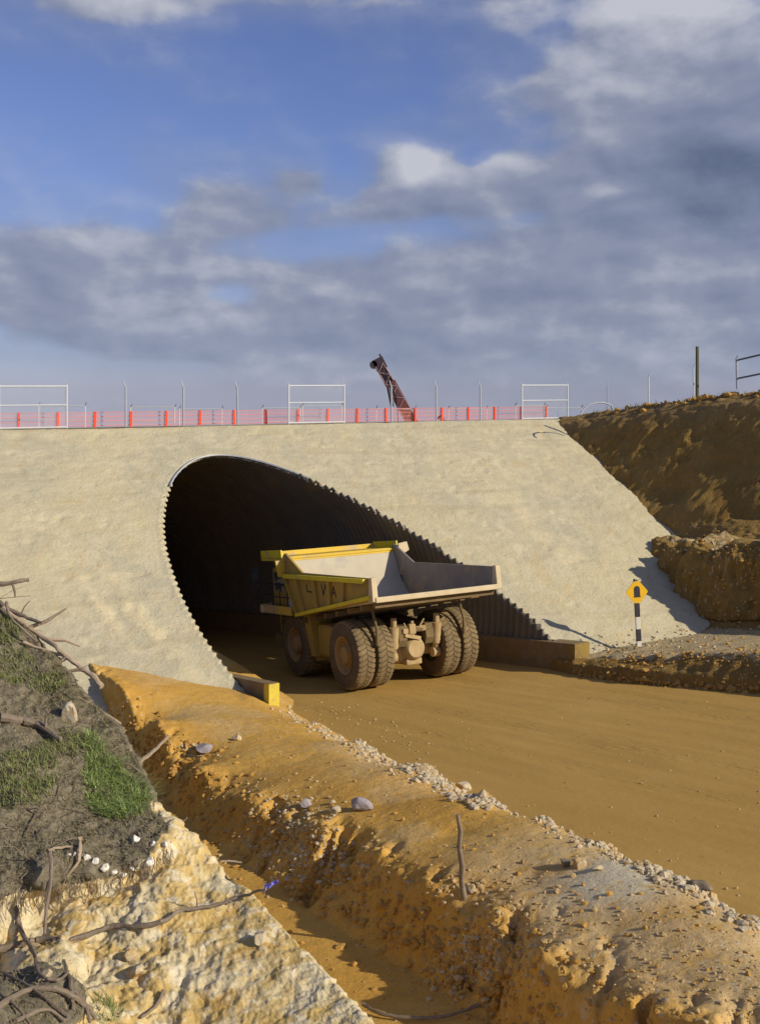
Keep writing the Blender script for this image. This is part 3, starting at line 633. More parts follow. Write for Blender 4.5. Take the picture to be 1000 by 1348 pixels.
def bank_surface():
    J = len(CREST); nj = 620; ni = 430
    cj = np.array([(c[0], c[1]) for c in CREST], float); aj = np.array(ANCH, float)
    wj = np.concatenate([np.linspace(0, 2, 30, endpoint=False), np.linspace(2, 10, 520, endpoint=False), np.linspace(10, 11, 30)]); idx = np.arange(J)
    cx = np.stack([np.interp(wj, idx, cj[:, 0]), np.interp(wj, idx, cj[:, 1])], -1); ax = np.stack([np.interp(wj, idx, aj[:, 0]), np.interp(wj, idx, aj[:, 1])], -1)
    k = np.concatenate([np.linspace(0, 1, ni) ** 1.35]); px = cx[:, None] * (1 - k[None, :, None]) + ax[:, None] * k[None, :, None]
    P = bank_raw(px[..., 0], px[..., 1])
    # hidden far side: from the crest down to the trench
    far = []
    for (x, y, t), c in zip(CREST, cj):
        w = -.8 if y > 1020 else float(np.interp(y, [640, 800, 900, 960, 1020], [5, 3.0, 1.5, .5, -.6]))
        q = onw(x - 25, y + 22, w); far.append(xyz(q[0], q[1], q[2] - .3) if y > 960 else ont(x - 25, y + 40, 30))
    far = np.array(far); fj = np.stack([np.interp(wj, idx, far[:, c]) for c in range(3)], -1)
    m = np.linspace(0, 1, 60, endpoint=False)[:, None]
    drop = P[:, 0][:, None] * m[None] ** .8 + fj[:, None] * (1 - m[None] ** .8)
    drop[..., 2] -= .0
    back = -np.sin(np.pi * m[None, :, 0] ** .8) * .8; drop[..., 2] += back
    Pf = np.concatenate([drop, P], 1)
    pxf = np.concatenate([np.repeat(px[:, :1], 60, 1), px], 1)
    N = normals(Pf)
    if N[300, 200, 2] < 0: N = -N
    # fade normals near crest for stability
    wob = fbm(Pf * 1.4, 4)
    tf = turf_mask(pxf[..., 0], pxf[..., 1], wob)
    f1, f2, idv = cells(Pf * np.array([3.2, 3.2, 2.4]) + .35 * fbm(Pf * 2, 2)[..., None]); g1, g2, _ = cells(Pf * 9)
    blocks = (np.minimum(f2 - f1, .32) / .32) ** .6
    ch = ss(fbm(Pf * 1.3 + 6, 3), -.25, .3); rock = (.03 * blocks + .06 * (idv - .5) * blocks) * (.25 + .75 * ch) + .10 * fbm(Pf * 1.6, 6, .66) + .07 * fbm(Pf * np.array([3.2, 3.2, .7]) + 4, 5, .6, True) + .03 * fbm(Pf * np.array([4, 4, 1.6]), 5, .62, True) + .02 * np.minimum(g2 - g1, .4) * ch + .008 * fbm(Pf * 16, 3, .6)
    sm = np.zeros_like(rock) ; fade = ss(pxf[..., 0], -420, -250)
    drip = ss(pxf[..., 0], 180, 330)                                  # the smoother clay apron to the right
    rock = rock * (1 - .45 * drip)
    turf = .14 * fbm(Pf * 1.5 + 3, 5) + .07 * fbm(Pf * 5, 5, .68) + .015 * fbm(Pf * 18, 3) + .05
    lipd = pxf[..., 1] - rockline(pxf[..., 0]); recess = -.10 * np.exp(-((lipd - 16) / 12) ** 2) * ss(pxf[..., 0], 240, 200)
    hid = np.ones_like(rock); hid[:, :60] = np.linspace(.0, 1, 60)[None]
    Pf = Pf + N * ((rock * (1 - tf) + turf * tf + recess) * hid)[..., None]
    o = grid_obj('near_bank', Pf, M_bank, attrs={'turf': tf}, flip=False); tag(o, kind='structure')
    return Pf, pxf, tf
BKP, BKX, BKT = bank_surface()

# distant ground ring and side plateaus
def ground():
    M_g = mat_soil('pasture and bare earth', (.16, .14, .06), (.22, .17, .08), (.3, .25, .16), scale=.2, bump=.3)
    ang = np.linspace(0, 2 * np.pi, 97); rr = np.array([75, 80, 95, 130, 200, 400, 900, 2500.])
    Aa, Rr = np.meshgrid(ang, rr, indexing='ij'); P = np.stack([np.cos(Aa) * Rr, 20 + np.sin(Aa) * Rr, 7.2 - .026 * (Rr - 75)], -1)
    P[..., 2] += .5 * fbm(P * .02, 3)
    o = grid_obj('ground', P, M_g, attrs={'pale': np.zeros(P.shape[:2]), 'grey': np.zeros(P.shape[:2])}); tag(o, kind='structure')
ground()
#@@OBJECTS
# ------------------------------------------------------------------ placing helpers
bpy.context.view_layer.update()
_dg = bpy.context.evaluated_depsgraph_get()
def hit(x, y, only=None):
    """first ground point seen along a direction from the photographer's spot"""
    o = Vector((0, 0, CZ)); r = Vector(ray(x, y)).normalized()
    for _ in range(6):
        h = scene.ray_cast(_dg, o, r)
        if not h[0]: return None
        if only is None or h[4].name in only: return h[1], h[2]
        o = h[1] + r * .02
    return None
def drop(x, y, z0=30):
    h = scene.ray_cast(_dg, Vector((x, y, z0)), Vector((0, 0, -1))); return h[1] if h[0] else Vector((x, y, 0))
def pxm(p): return p[1] / F      # metres per photo pixel at a point

# ------------------------------------------------------------------ stones
import bmesh
def ico(sub):
    bm = bmesh.new(); bmesh.ops.create_icosphere(bm, subdivisions=sub, radius=1)
    V = np.array([v.co[:] for v in bm.verts]); Fc = np.array([[v.index for v in f.verts] for f in bm.faces]); bm.free(); return V, Fc
ICO1 = ico(1); ICO2 = ico(2); ICO3 = ico(3)
def stone(tpl, size, flat=.7, jag=.22):
    V, Fc = tpl; V = V.copy()
    for _ in range(7):                      # facets: shave with random planes
        n = rng.normal(size=3); n /= np.linalg.norm(n); d = rng.uniform(.45, .8); e = V @ n - d
        V -= np.maximum(e, 0)[:, None] * n * .95
    V *= (1 + jag * fbm(V * 1.7 + rng.uniform(0, 90), 3))[:, None]
    sc = np.array([1, rng.uniform(.65, 1), flat * rng.uniform(.7, 1.1)]) * size; V *= sc
    a = rng.uniform(0, 6.28); R = np.array([[math.cos(a), -math.sin(a), 0], [math.sin(a), math.cos(a), 0], [0, 0, 1]])
    return V @ R.T, Fc
def rubble(name, spots, m, tpl=ICO1, label=None, cat='rubble', tone=False):
    Vs = []; Fs = []; b = 0
    pool = [stone(tpl, 1.) for _ in range(40)]
    for p, r in spots:
        V, Fc = pool[rng.integers(40)]; a = rng.uniform(0, 6.28); c, s_ = math.cos(a), math.sin(a)
        V = V @ np.array([[c, -s_, 0], [s_, c, 0], [0, 0, 1]]).T * r * rng.uniform(.8, 1.25, 3) + np.array(p) + np.array([0, 0, r * .15])
        Vs.append(V); Fs.append(Fc + b); b += len(V)
    if not Vs: return
    o = link(name, np_mesh(name, np.concatenate(Vs), np.concatenate(Fs), False), m); return tag(o, label, cat, kind='stuff')
def poly_spots(poly, n, jit, smin, smax, only=None, power=2.5, bias=None):
    poly = np.array(poly, float); k = np.concatenate([[0], np.cumsum(np.linalg.norm(np.diff(poly, axis=0), axis=1))]); out = []
    for _ in range(n):
        q = rng.uniform(0, k[-1]); x = np.interp(q, k, poly[:, 0]) + rng.normal() * jit[0]; y = np.interp(q, k, poly[:, 1]) + rng.normal() * jit[1]
        h = hit(x, y, only)
        if h is None: continue
        out.append((h[0], (smin + (smax - smin) * rng.uniform() ** power)))
    return out
def area_spots(x0, x1, y0, y1, n, smin, smax, only=None, power=3, cond=None):
    out = []
    for _ in range(n):
        x = rng.uniform(x0, x1); y = rng.uniform(y0, y1)
        if cond and not cond(x, y): continue
        h = hit(x, y, only)
        if h is not None: out.append((h[0], smin + (smax - smin) * rng.uniform() ** power))
    return out
EB = {'earth_berm'}
WIN = [(372, 933), (400, 944), (430, 957), (475, 977), (520, 992), (560, 1008), (600, 1028), (640, 1046), (690, 1064), (720, 1078), (800, 1112), (860, 1140), (920, 1165), (1000, 1215)]
crest_line = lambda x: np.interp(x, [c[0] for c in WIN], [c[1] for c in WIN])
WIN2 = [(a, b + 5) for a, b in WIN]
sp = poly_spots(WIN2, 1700, (8, 5), .02, .10, EB) + poly_spots(WIN2[3:8], 1100, (10, 8), .025, .12, EB, 2.5) + poly_spots([(560, 1016), (600, 1038), (650, 1054)], 300, (14, 6), .04, .14, EB, 1.8) \
    + poly_spots([(850, 1150), (900, 1165), (925, 1172), (1000, 1225)], 160, (12, 8), .03, .12, EB)
rubble('rubble', sp, M_rock, ICO1, 'pale broken stones heaped along the road edge of the orange berm')
sp = poly_spots([(330, 1060), (400, 1105), (440, 1120)], 800, (42, 26), .012, .07, EB, 3.5) + poly_spots([(640, 1250), (600, 1290), (700, 1225)], 300, (30, 22), .02, .09, EB) + poly_spots([(560, 1170), (640, 1160), (700, 1190)], 160, (50, 12), .02, .08, EB)
sp += area_spots(200, 1000, 950, 1348, 1500, .008, .05, EB, 4, lambda x, y: y > crest_line(x) + 4) + area_spots(640, 1000, 1200, 1348, 700, .008, .045, EB, 3.5, lambda x, y: y > crest_line(x) + 30)
spw = poly_spots([(345, 1075), (395, 1110), (430, 1135), (400, 1150)], 520, (34, 22), .02, .085, EB, 2.2) + poly_spots([(610, 1265), (640, 1240), (600, 1290)], 220, (16, 16), .02, .07, EB, 2.4) + poly_spots([(240, 990), (262, 985)], 60, (14, 6), .02, .08, EB, 2)
rubble('pale_clods', spw, M_rock, ICO1, 'pale chalky clods tumbled down the trench side')
rubble('scattered_stones', sp, M_rock3, ICO1, 'small pale stones scattered over the berm and trench side')
sp = area_spots(60, 1000, 900, 1348, 2200, .008, .075, EB, 5, lambda x, y: y > crest_line(x) + 2) + poly_spots([(200, 1000), (300, 1075), (420, 1140), (560, 1230), (700, 1330)], 700, (30, 30), .02, .13, EB, 2.5) + poly_spots([(150, 940), (200, 985), (260, 1020)], 300, (26, 16), .03, .14, EB, 2)
rubble('clay_clods', sp, M_rock2, ICO1, 'orange brown clay clods lying on the berm and in the trench')
CS = {'cut_slope', 'embankment_face'}
sp = poly_spots([(770, 868), (830, 866), (900, 862), (1000, 868)], 420, (20, 9), .02, .11, CS, 3) + poly_spots([(765, 890), (850, 902), (1000, 908)], 420, (15, 5), .03, .17, {'cut_slope'}, 2.6) + area_spots(905, 1000, 700, 860, 160, .03, .15, {'cut_slope'}, 3)
sp0 = area_spots(380, 1000, 900, 1180, 500, .008, .045, {'haul_road'}, 4) + poly_spots([(400, 925), (470, 950), (560, 985)], 260, (30, 10), .01, .06, {'haul_road'}, 3)
rubble('road_stones', sp0, M_rock3, ICO1, 'small stones scattered on the haul road')
rubble('toe_rubble', sp, M_rock2, ICO1, 'brown clods and broken earth along the foot of the cut')
sp = poly_spots([(760, 850), (850, 850), (930, 838), (960, 800)], 300, (25, 8), .02, .12, CS, 3) + poly_spots([(905, 715), (1000, 725)], 50, (10, 6), .04, .14, {'cut_slope'}, 2)
rubble('toe_stones', sp, M_rock, ICO1, 'pale stones on the bench below the sandy slope')
sp = poly_spots([(800, 540), (830, 532), (900, 524), (1000, 514)], 240, (20, 3), .07, .34, {'cut_slope'}, 1.8)
rubble('crest_clods', sp, M_rock2, ICO1, 'clods of earth along the top of the brown cut')

def single(x, y, size_px, m, label, cat='rock', group=None, flat=.8, only=None, tall=1.0, name='rock'):
    h = hit(x, y, only)
    if h is None: return
    p = h[0]; r = size_px * pxm(p) / 2; V, Fc = stone(ICO3, r, flat * tall, .25); V = V + np.array([0, 0, r * .35 * tall])
    o = link(name, np_mesh(name, V, Fc, False), m); o.location = p; return tag(o, label, cat, group)
M_lil = mat('lilac grey stone', (.40, .35, .35), (.27, .235, .25), 7, .85, 0, .5); M_dk = mat('dark brown stone', (.17, .13, .09), (.24, .19, .13), 6, .9, 0, .5)
M_white = mat('white stone', (.80, .76, .68), (.62, .56, .46), 9, .8, 0, .3)
single(403, 1062, 19, M_lil, 'small rounded lilac stone on the berm, leftmost of three in a row', flat=.9)
single(441, 1070, 20, M_rock, 'pale tan stone on the berm between the lilac stone and the grey one')
single(437, 1058, 9, M_rock, 'tiny tan stone touching the pale tan stone in the berm row')
single(476, 1067, 33, M_lil, 'largest grey stone on the berm, right end of the row of three', flat=.65)
single(745, 1140, 22, M_dk, 'dark brown block casting a long shadow beside the grey sandy patch', flat=.9)
single(764, 1142, 22, M_rock, 'pale stone leaning on the dark brown block')
single(786, 1146, 18, M_rock, 'flat cream stone right of the dark block at the grey patch', flat=.5)
single(92, 946, 30, M_rock, 'cream oval boulder lodged at the turf edge above the trench', flat=1.2, only={'near_bank', 'earth_berm'})
single(268, 990, 30, M_lil, 'flat lilac grey slab on the berm above the head of the trench', flat=.4)
single(312, 974, 14, M_rock, 'lone small pale stone in the middle of the orange berm')
single(921, 1172, 34, M_dk, 'dark jagged clod at the road edge right of the grey patch', flat=.5)
single(620, 1213 - 40, 16, M_rock, 'small stone just right of the foot of the dry stake')
single(608, 1041, 24, M_rock, 'large round pale stone on the road edge heap, left one', flat=.9); single(637, 1052, 22, M_rock, 'large round pale stone on the road edge heap, right one', flat=.9)
for i, (x, y, s_, l) in enumerate([(91, 1126, 6, 'white pebble at the left end of the curved row in the turf'), (99, 1126, 6, 'second white pebble from the left in the curved row'), (114, 1131, 9, 'white pebble third from the left in the curved row'), (125, 1136, 10, 'white pebble in the left middle of the curved row'),
        (137, 1145, 13, 'biggest white pebble in the curved row'), (149, 1151, 13, 'white pebble touching the biggest one on its right'), (161, 1153, 12, 'lowest white pebble at the bottom of the curve'), (176, 1146, 11, 'white pebble rising on the right side of the curve'),
        (198, 1138, 16, 'white chunk at the right end of the curved row'), (178, 1108, 14, 'pinkish white stone alone above the curved row'), (201, 1113, 8, 'small white pebble right of the pinkish stone'), (218, 1113, 8, 'small white pebble nearest the bank edge')]):
    single(x, y, s_ * 1.1, M_white, l, 'pebble', 'white pebbles in the turf of the near bank', flat=.85, only={'near_bank'}, name='pebble')
for x, y, s_, l in [(60, 1288, 26, 'cream stone beside the tangled roots in the bottom left corner'), (170, 1262, 26, 'cream stone standing out of the rock face under the long root'), (178, 1285, 28, 'rounded cream stone low on the pale rock face'), (340, 1240, 26, 'white weathered block near the right edge of the rock face')]:
    single(x, y, s_, M_rock, l, only={'near_bank'})

# ------------------------------------------------------------------ sticks and roots
def stick(pts, r0, r1, m, label, cat='branch', name='branch', ts=None, lift=.02, twigs=(), group=None, wob=.12):
    """pts: where it lies; ts: distances when it juts into the air, else it lies on the ground"""
    P = []
    for i, (x, y) in enumerate(pts):
        if ts is not None:
            t = ts if not isinstance(ts, (list, tuple)) else ts[i]; P.append(Vector(ont(x, y, t)))
        else:
            h = hit(x, y)
            if h is None: continue
            P.append(h[0] + Vector((0, 0, lift)))
    if len(P) < 2: return
    # subdivide with a little natural wobble
    Qs = []; n = 5
    for i in range(len(P) - 1):
        a = P[max(i - 1, 0)]; b = P[i]; c = P[i + 1]; d = P[min(i + 2, len(P) - 1)]
        for k in range(n):
            t = k / n; q = .5 * ((2 * b) + (c - a) * t + (2 * a - 5 * b + 4 * c - d) * t * t + (3 * b - a - 3 * c + d) * t ** 3)
            Qs.append(q + Vector([random.uniform(-1, 1) * r0 * .22 for _ in range(3)]))
    Qs.append(P[-1]); N_ = len(Qs); base = Qs[0].copy()
    rr = [(r0 + (r1 - r0) * i / (N_ - 1)) * random.uniform(.88, 1.14) for i in range(N_)]
    mb = MB(); mb.tube([q - base for q in Qs], rr, 8, wob); o = mb.build(name, m, None, True); o.location = base
    for (i0, dx, dy, dz, L) in twigs:
        q = Qs[int(i0 * (N_ - 1))] - base; tb = MB(); e = q + Vector((dx, dy, dz)).normalized() * L
        tb.tube([q, (q + e) / 2 + Vector((random.uniform(-.1, .1) * L, 0, random.uniform(-.1, .1) * L)), e], [r1 * .8, r1 * .6, r1 * .3], 6, .1); tb.build('twig', m, o, True)
    return tag(o, label, cat, group)
stick([(4, 800), (28, 819), (52, 836), (72, 850), (84, 862), (105, 878), (122, 890), (134, 904)], .022, .034, M_wood2, 'long pale bare branch sticking out over the orange berm', ts=[12.4, 12.3, 12.2, 12, 11.9, 11.8, 11.7, 11.6], twigs=[(.2, 1, 0, .5, .5), (.35, 1, 0, -.2, .4), (.6, -1, 0, -.6, .3), (.75, -1, 0, -.1, .25)])
stick([(-20, 770), (10, 768), (38, 763)], .035, .022, M_wood, 'short thick dark stick jutting in from the left edge', ts=[12.6, 12.6, 12.7], twigs=[(.6, .2, 0, -1, .18)])
stick([(2, 796), (20, 806), (40, 815), (56, 820)], .03, .015, M_wood, 'dark twig lying just above the pale branch', ts=[12.5, 12.4, 12.3, 12.2], twigs=[(.5, .5, 0, .8, .2)])
stick([(8, 792), (14, 812), (32, 830), (48, 845)], .018, .01, M_wood, 'thin crooked dark twig crossing behind the pale branch', ts=[12.2, 12.1, 12, 12])
stick([(30, 846), (60, 856), (84, 864)], .02, .012, M_wood2, 'thin pale twig below the long pale branch', ts=[12, 12, 11.9])
stick([(94, 913), (122, 929), (159, 953)], .014, .012, M_wood2, 'straight thin brown twig reaching over the trench head', ts=[11.4, 11.3, 11.2])
stick([(90, 930), (105, 942), (120, 947)], .014, .01, M_wood2, 'short pale twig beside the cream boulder', ts=[11.3, 11.2, 11.2])
stick([(0, 953), (35, 955), (60, 967), (80, 980)], .05, .025, M_wood, 'thick grey root lying across the upper turf', lift=.05, twigs=[(.7, 0, 0, 1, .12)])
stick([(183, 1004), (203, 988), (222, 968)], .022, .015, M_wood2, 'pale stick leaning out of the green tuft', ts=[10.7, 10.75, 10.8])
stick([(66, 1122), (67, 1157), (61, 1196), (59, 1230)], .018, .012, M_wood, 'thin dark root hanging straight down the rock face', 'root', 'root', ts=[8.75, 8.55, 8.4, 8.3])
stick([(64, 1124), (78, 1121), (95, 1119)], .012, .009, M_wood2, 'short pale root bent at the left of the pebble row', 'root', 'root', lift=.03, twigs=[(.2, .7, 0, -.6, .1)])
stick([(105, 1112), (105, 1128), (102, 1144), (88, 1162)], .018, .012, M_wood2, 'hooked pale root curling down beside the pebbles', 'root', 'root', lift=.05)
root_l = [(-15, 1256), (0, 1250), (35, 1241), (60, 1236), (87, 1240), (122, 1229), (150, 1219), (185, 1220), (217, 1212), (238, 1198), (273, 1194), (301, 1186), (322, 1179), (350, 1171)]
stick(root_l, .03, .01, M_wood, 'long brown root snaking across the pale rock face towards the trench', 'root', 'root', ts=[float(np.linalg.norm(0) + min(8.6, (bank_raw(x, y)[1] if x < 330 else 8.6) - .13)) for x, y in root_l], twigs=[(.35, 0, 0, -1, .16), (.55, .3, 0, -1, .14), (.75, -.2, 0, 1, .14)])
stick([(20, 1200), (28, 1232), (45, 1262), (48, 1290)], .02, .014, M_wood, 'dark root hanging from the long root to the tangle', 'root', 'root', lift=.04)
for pts, r0, r1, l in [([(-10, 1338), (30, 1312), (70, 1308), (108, 1325), (125, 1348)], .045, .03, 'thick grey root arching over the tangle in the corner'), ([(-10, 1280), (40, 1306), (90, 1345)], .022, .018, 'straight grey stick lying diagonally over the corner tangle'),
        ([(-10, 1308), (20, 1330), (40, 1355)], .022, .018, 'lower diagonal grey stick at the very corner'), ([(84, 1272), (92, 1300), (96, 1330), (98, 1356)], .035, .03, 'upright grey stump root in the corner tangle'), ([(48, 1278), (56, 1292), (78, 1296), (90, 1285)], .03, .02, 'looped grey root at the top of the corner tangle'),
        ([(98, 1312), (112, 1328), (118, 1352)], .028, .024, 'short upright root at the right of the corner tangle'), ([(20, 1352), (60, 1335), (85, 1350)], .03, .02, 'low grey root at the bottom of the corner tangle')]:
    stick(pts, r0 * .5, r1 * .5, M_wood, l, 'root', 'root', lift=.03, group='tangled roots in the bottom left corner')
stick([(218, 1100), (232, 1088), (246, 1077)], .014, .008, M_wood, 'small dark twig jutting over the trench from the bank edge', ts=[9.7, 9.7, 9.7])
stick([(290, 1134), (305, 1134), (318, 1136)], .008, .006, M_wood2, 'thin pale straw bent over the trench', ts=[9.2, 9.2, 9.2])
stick([(478, 1328), (500, 1340), (540, 1346), (585, 1344), (632, 1329)], .03, .02, M_wood, 'grey branch lying across the near end of the trench', lift=.06, twigs=[(.8, 1, .3, .3, .4)])
stick([(215, 1310), (205, 1330), (185, 1346)], .014, .01, M_wood, 'thin dark twig lying on the lower rock face', lift=.03)
# stake standing in the berm
h = hit(611, 1182)[0]; mb = MB(); s_ = pxm(h)
mb.tube([Vector(((x - 611) * s_, 0, (1182 - y) * s_)) for x, y in [(613, 1196), (611, 1182), (607, 1160), (608, 1140), (604, 1115), (606, 1095), (602, 1073)]], [.05, .048, .043, .046, .038, .04, .028], 10, .12)
o = mb.build('wooden_stake', M_wood, None, True); o.location = h; tag(o, 'crooked grey dry stake standing upright in the orange berm', 'stake')
# blue plastic scrap caught on the root end
mb = MB(); V = []; p = Vector(ont(357, 1170, 8.55)); s_ = pxm(p)
for i in range(7):
    for j in range(4): V.append(((i - 3) * 3.0 * s_, random.uniform(-.02, .02), (j - 1.5) * 3.2 * s_ * (1 - .12 * i) + i * 1.6 * s_ + random.uniform(-.006, .006)))
mb.add(V, [(i * 4 + j, i * 4 + 4 + j, i * 4 + 5 + j, i * 4 + 1 + j) for i in range(6) for j in range(3)])
o = mb.build('plastic_scrap', mat('violet blue plastic', (.13, .12, .50), (.22, .20, .62), 20, .4, 0, 0)); o.location = p; sm = o.modifiers.new('t', 'SOLIDIFY'); sm.thickness = .004
tag(o, 'small violet blue plastic scrap caught on the tip of the long root', 'plastic scrap')

# ------------------------------------------------------------------ grass
def blades(name, sel_fn, n, L, wdt, ca, cb, label, droop=.5, cat='grass', src='bank'):
    V = []; T = []; nj, nk = BKX.shape[:2]; cnt = 0; pts = []
    jj = rng.integers(0, nj - 35, n * 12); kk = rng.integers(61, 400, n * 12)
    X = BKX[jj, kk, 0]; Y = BKX[jj, kk, 1]; ok = sel_fn(X, Y, BKT[jj, kk]); jj = jj[ok][:n]; kk = kk[ok][:n]; B0 = BKP[jj, kk]
    m = len(B0); az = rng.uniform(0, 2 * np.pi, m); ln = L * rng.uniform(.45, 1.15, m); cl = fbm(B0 * 5, 3)[:, None]
    lean = np.stack([np.cos(az), np.sin(az), np.zeros(m)], -1) * rng.uniform(.1, droop, m)[:, None] + cl * np.array([.5, -.3, 0])
    side = np.stack([-np.sin(az + rng.normal(0, .6, m)), np.cos(az), np.zeros(m)], -1) * wdt * .5
    up = np.array([0, 0, 1.]); rows = []
    for q, wq in ((0, 1), (.35, .9), (.7, .6), (1, .08)):
        c = B0 + (up * (q - .45 * droop * q * q) + lean * q * (.4 + q)) * ln[:, None] - up * .012
        rows.append(c - side * wq); rows.append(c + side * wq)
    V = np.stack(rows, 1).reshape(-1, 3); b = np.arange(m)[:, None] * 8
    Fq = np.concatenate([b + np.array([[2 * i, 2 * i + 1, 2 * i + 3, 2 * i + 2]]) for i in range(3)], 0)
    tone = np.repeat(np.clip(rng.uniform(0, 1, m) * .7 + cl[:, 0] * .5 + .15, 0, 1), 8)
    o = link(name, np_mesh(name, V, Fq, False, {'tone': tone}), mat_blades(name + ' blades', ca, cb)); return tag(o, label, cat, kind='stuff')
def near(X, Y, x, y, rx_, ry_): return ((X - x) / rx_) ** 2 + ((Y - y) / ry_) ** 2 < 1
vis = lambda X, Y: (X > -60) & (Y < 1400) & (Y > 700)
blades('green_grass', lambda X, Y, T: (near(X, Y, 148, 1020, 40, 62) | near(X, Y, 160, 1062, 34, 26) | near(X, Y, 130, 985, 20, 32)) & (Y > 600) & ((X - 205) * .74 - (Y - 1065) * .67 < -3), 7000, .19, .0075, (.13, .19, .04), (.33, .40, .13), 'bright green grass tuft overhanging the edge of the near bank', 1.1)
blades('short_green_grass', lambda X, Y, T: ((near(X, Y, 0, 835, 30, 22) | near(X, Y, 12, 1040, 60, 40) | near(X, Y, 90, 985, 30, 18) | near(X, Y, 60, 905, 24, 14) | near(X, Y, 45, 1012, 30, 20) | near(X, Y, 20, 880, 25, 25) | near(X, Y, 135, 1345, 22, 16)) & vis(X, Y)), 5500, .12, .007, (.13, .15, .04), (.27, .30, .10), 'patches of short green grass on the near bank', .7)
blades('dry_grass', lambda X, Y, T: (T > .5) & vis(X, Y) & (rng.uniform(size=X.shape) < .8), 15000, .085, .006, (.16, .13, .06), (.30, .25, .13), 'dry grey brown weeds matted over the turf of the near bank', 1.1)
# woody litter on the turf
sp = []; mb = MB()
nj, nk = BKX.shape[:2]; c = 0
while c < 150:
    j = rng.integers(0, nj - 40); k = rng.integers(61, 330)
    if BKT[j, k] < .6 or not (-40 < BKX[j, k, 0] < 230 and 780 < BKX[j, k, 1] < 1180): continue
    p = Vector(BKP[j, k]); d = Vector((random.uniform(-1, 1), random.uniform(-.6, .6), random.uniform(-.55, .35))).normalized(); L = random.uniform(.08, .38)
    q = p + d * L; q.z += .03; mid = (p + q) / 2 + Vector((random.uniform(-.04, .04), 0, random.uniform(0, .06))); r = random.uniform(.003, .009)
    mb.tube([p + Vector((0, 0, .02)), mid, q], [r, r * .8, r * .5], 5); c += 1
tag(mb.build('twig_litter', M_wood, None, True), 'dead twigs and rootlets littered over the turf', 'twigs', kind='stuff')
# hair roots under the turf lip
mb = MB()
for _ in range(110):
    x = random.uniform(0, 235); y = float(rockline(x)) + random.uniform(-6, 10); t = float(np.exp(trb(np.array([x / 100, y / 100])))) - .1; p = Vector(ont(x, y, t)); L = random.uniform(.05, .22)
    mb.tube([p, p + Vector((random.uniform(-.03, .03), -.03, -L * .5)), p + Vector((random.uniform(-.06, .06), -.04, -L))], [.004, .003, .002], 4)
tag(mb.build('hair_roots', M_wood, None, True), 'fine rootlets hanging below the lip of the turf', 'roots', kind='stuff')
# scrub on top of the cut
mb = MB(); pts = poly_spots([(790, 541), (850, 528), (920, 521), (1000, 511)], 420, (14, 2.5), 1, 1, {'cut_slope'})
for p, _ in pts:
    for _k in range(5):
        d = Vector((random.uniform(-.5, .5), random.uniform(-.5, .5), 1)).normalized() * random.uniform(.12, .38); s1 = Vector((random.uniform(-1, 1), random.uniform(-1, 1), 0)).normalized() * .02
        b0 = p + Vector((random.uniform(-.25, .25), random.uniform(-.25, .25), -.02)); mb.add([b0 - s1, b0 + s1, b0 + d], [(0, 1, 2)])
tag(mb.build('crest_scrub', mat('dry scrub', (.22, .19, .09), (.13, .12, .05), 3, .9, coord='pos')), 'low dry scrub growing along the top of the cut', 'scrub', kind='stuff')

# ------------------------------------------------------------------ fences on the embankment
def deckp(px, back):
    a0 = A + back * dback; R = ray(px, 540); M = np.array([[dd[0], -R[0]], [dd[1], -R[1]]]); s_, t_ = np.linalg.solve(M, -a0[:2]); return Vector(a0 + s_ * dd)
DANG = math.atan2(dd[1], dd[0])
def fpost(px, group, label, H=2.25, back=.35, base_drop=.1, name='fence_post', m=None, rr=.05, lean=0.):
    p = deckp(px, back); e = empty(name, p - Vector((0, 0, base_drop)), DANG, label, 'fence post', group)
    mb = MB(); mb.tube([(0, 0, 0), (lean * .5, 0, H / 2), (lean, 0, H)], rr, 8); mb.build('post', m or M_postg, e, True)
    mb = MB(); mb.tube([(lean, 0, H - .02), (lean - .07, 0, H + .12), (lean - .13, 0, H + .34)], [rr * .7, rr * .6, rr * .5], 6); mb.build('barb_arm', M_postg, e, True)
    mb = MB(); mb.box((-.09, -.09, -.02), (.09, .09, .12), .02); mb.build('foot', M_dk, e)
    return e
def fpanel(px0, px1, label, H=2.3, back=.35, group='framed fence panels on the embankment edge', mid=1.28, base=.14, arms=True):
    a = deckp(px0, back); b = deckp(px1, back); L = (b - a).length; e = empty('framed_fence', a - Vector((0, 0, .06)), DANG, label, 'fence panel', group)
    dz = (b - a).z
    for x, zz in ((0, 0), (L, dz)):
        mb = MB(); mb.tube([(x, 0, zz), (x, 0, zz + H + .02)], .042, 8); po = mb.build('post', M_galv, e, True)
        if arms:
            mb = MB(); mb.tube([(x, 0, zz + H), (x - .07, 0, zz + H + .12), (x - .14, 0, zz + H + .32)], .02, 6); mb.build('barb_arm', M_postg, po, True)
    for z in (base, mid, H - .06):
        mb = MB(); mb.tube([(0, 0, z), (L, 0, z + dz)], .045 if z != mid else .035, 8); mb.build('rail', M_galv, e, True)
    mb = MB(); mb.add([(0, .03, base), (L, .03, base + dz), (L, .03, H - .06 + dz), (0, .03, H - .06)], [(0, 1, 2, 3)]); mb.build('wire_mesh', M_chain, e)
    return e
fpanel(-1, 88, 'framed fence panel at the far left of the embankment edge')
fpanel(380, 453, 'framed fence panel right above the tunnel crown')
fpanel(687, 747, 'framed fence panel at the right end, next to the brown cut')
for px, l in [(165.5, 'grey fence post second from the left panel, above the slope'), (241.5, 'thin grey fence post straight above the left shoulder of the tunnel'), (313, 'slanting grey fence post above the tunnel opening'), (515, 'faint grey fence post in front of the crane boom'), (574, 'grey fence post right of the crane boom'), (632, 'grey fence post midway between the crane and the right panel')]:
    fpost(px, 'single fence posts on the embankment edge', l, lean=-.05 if px == 313 else 0)
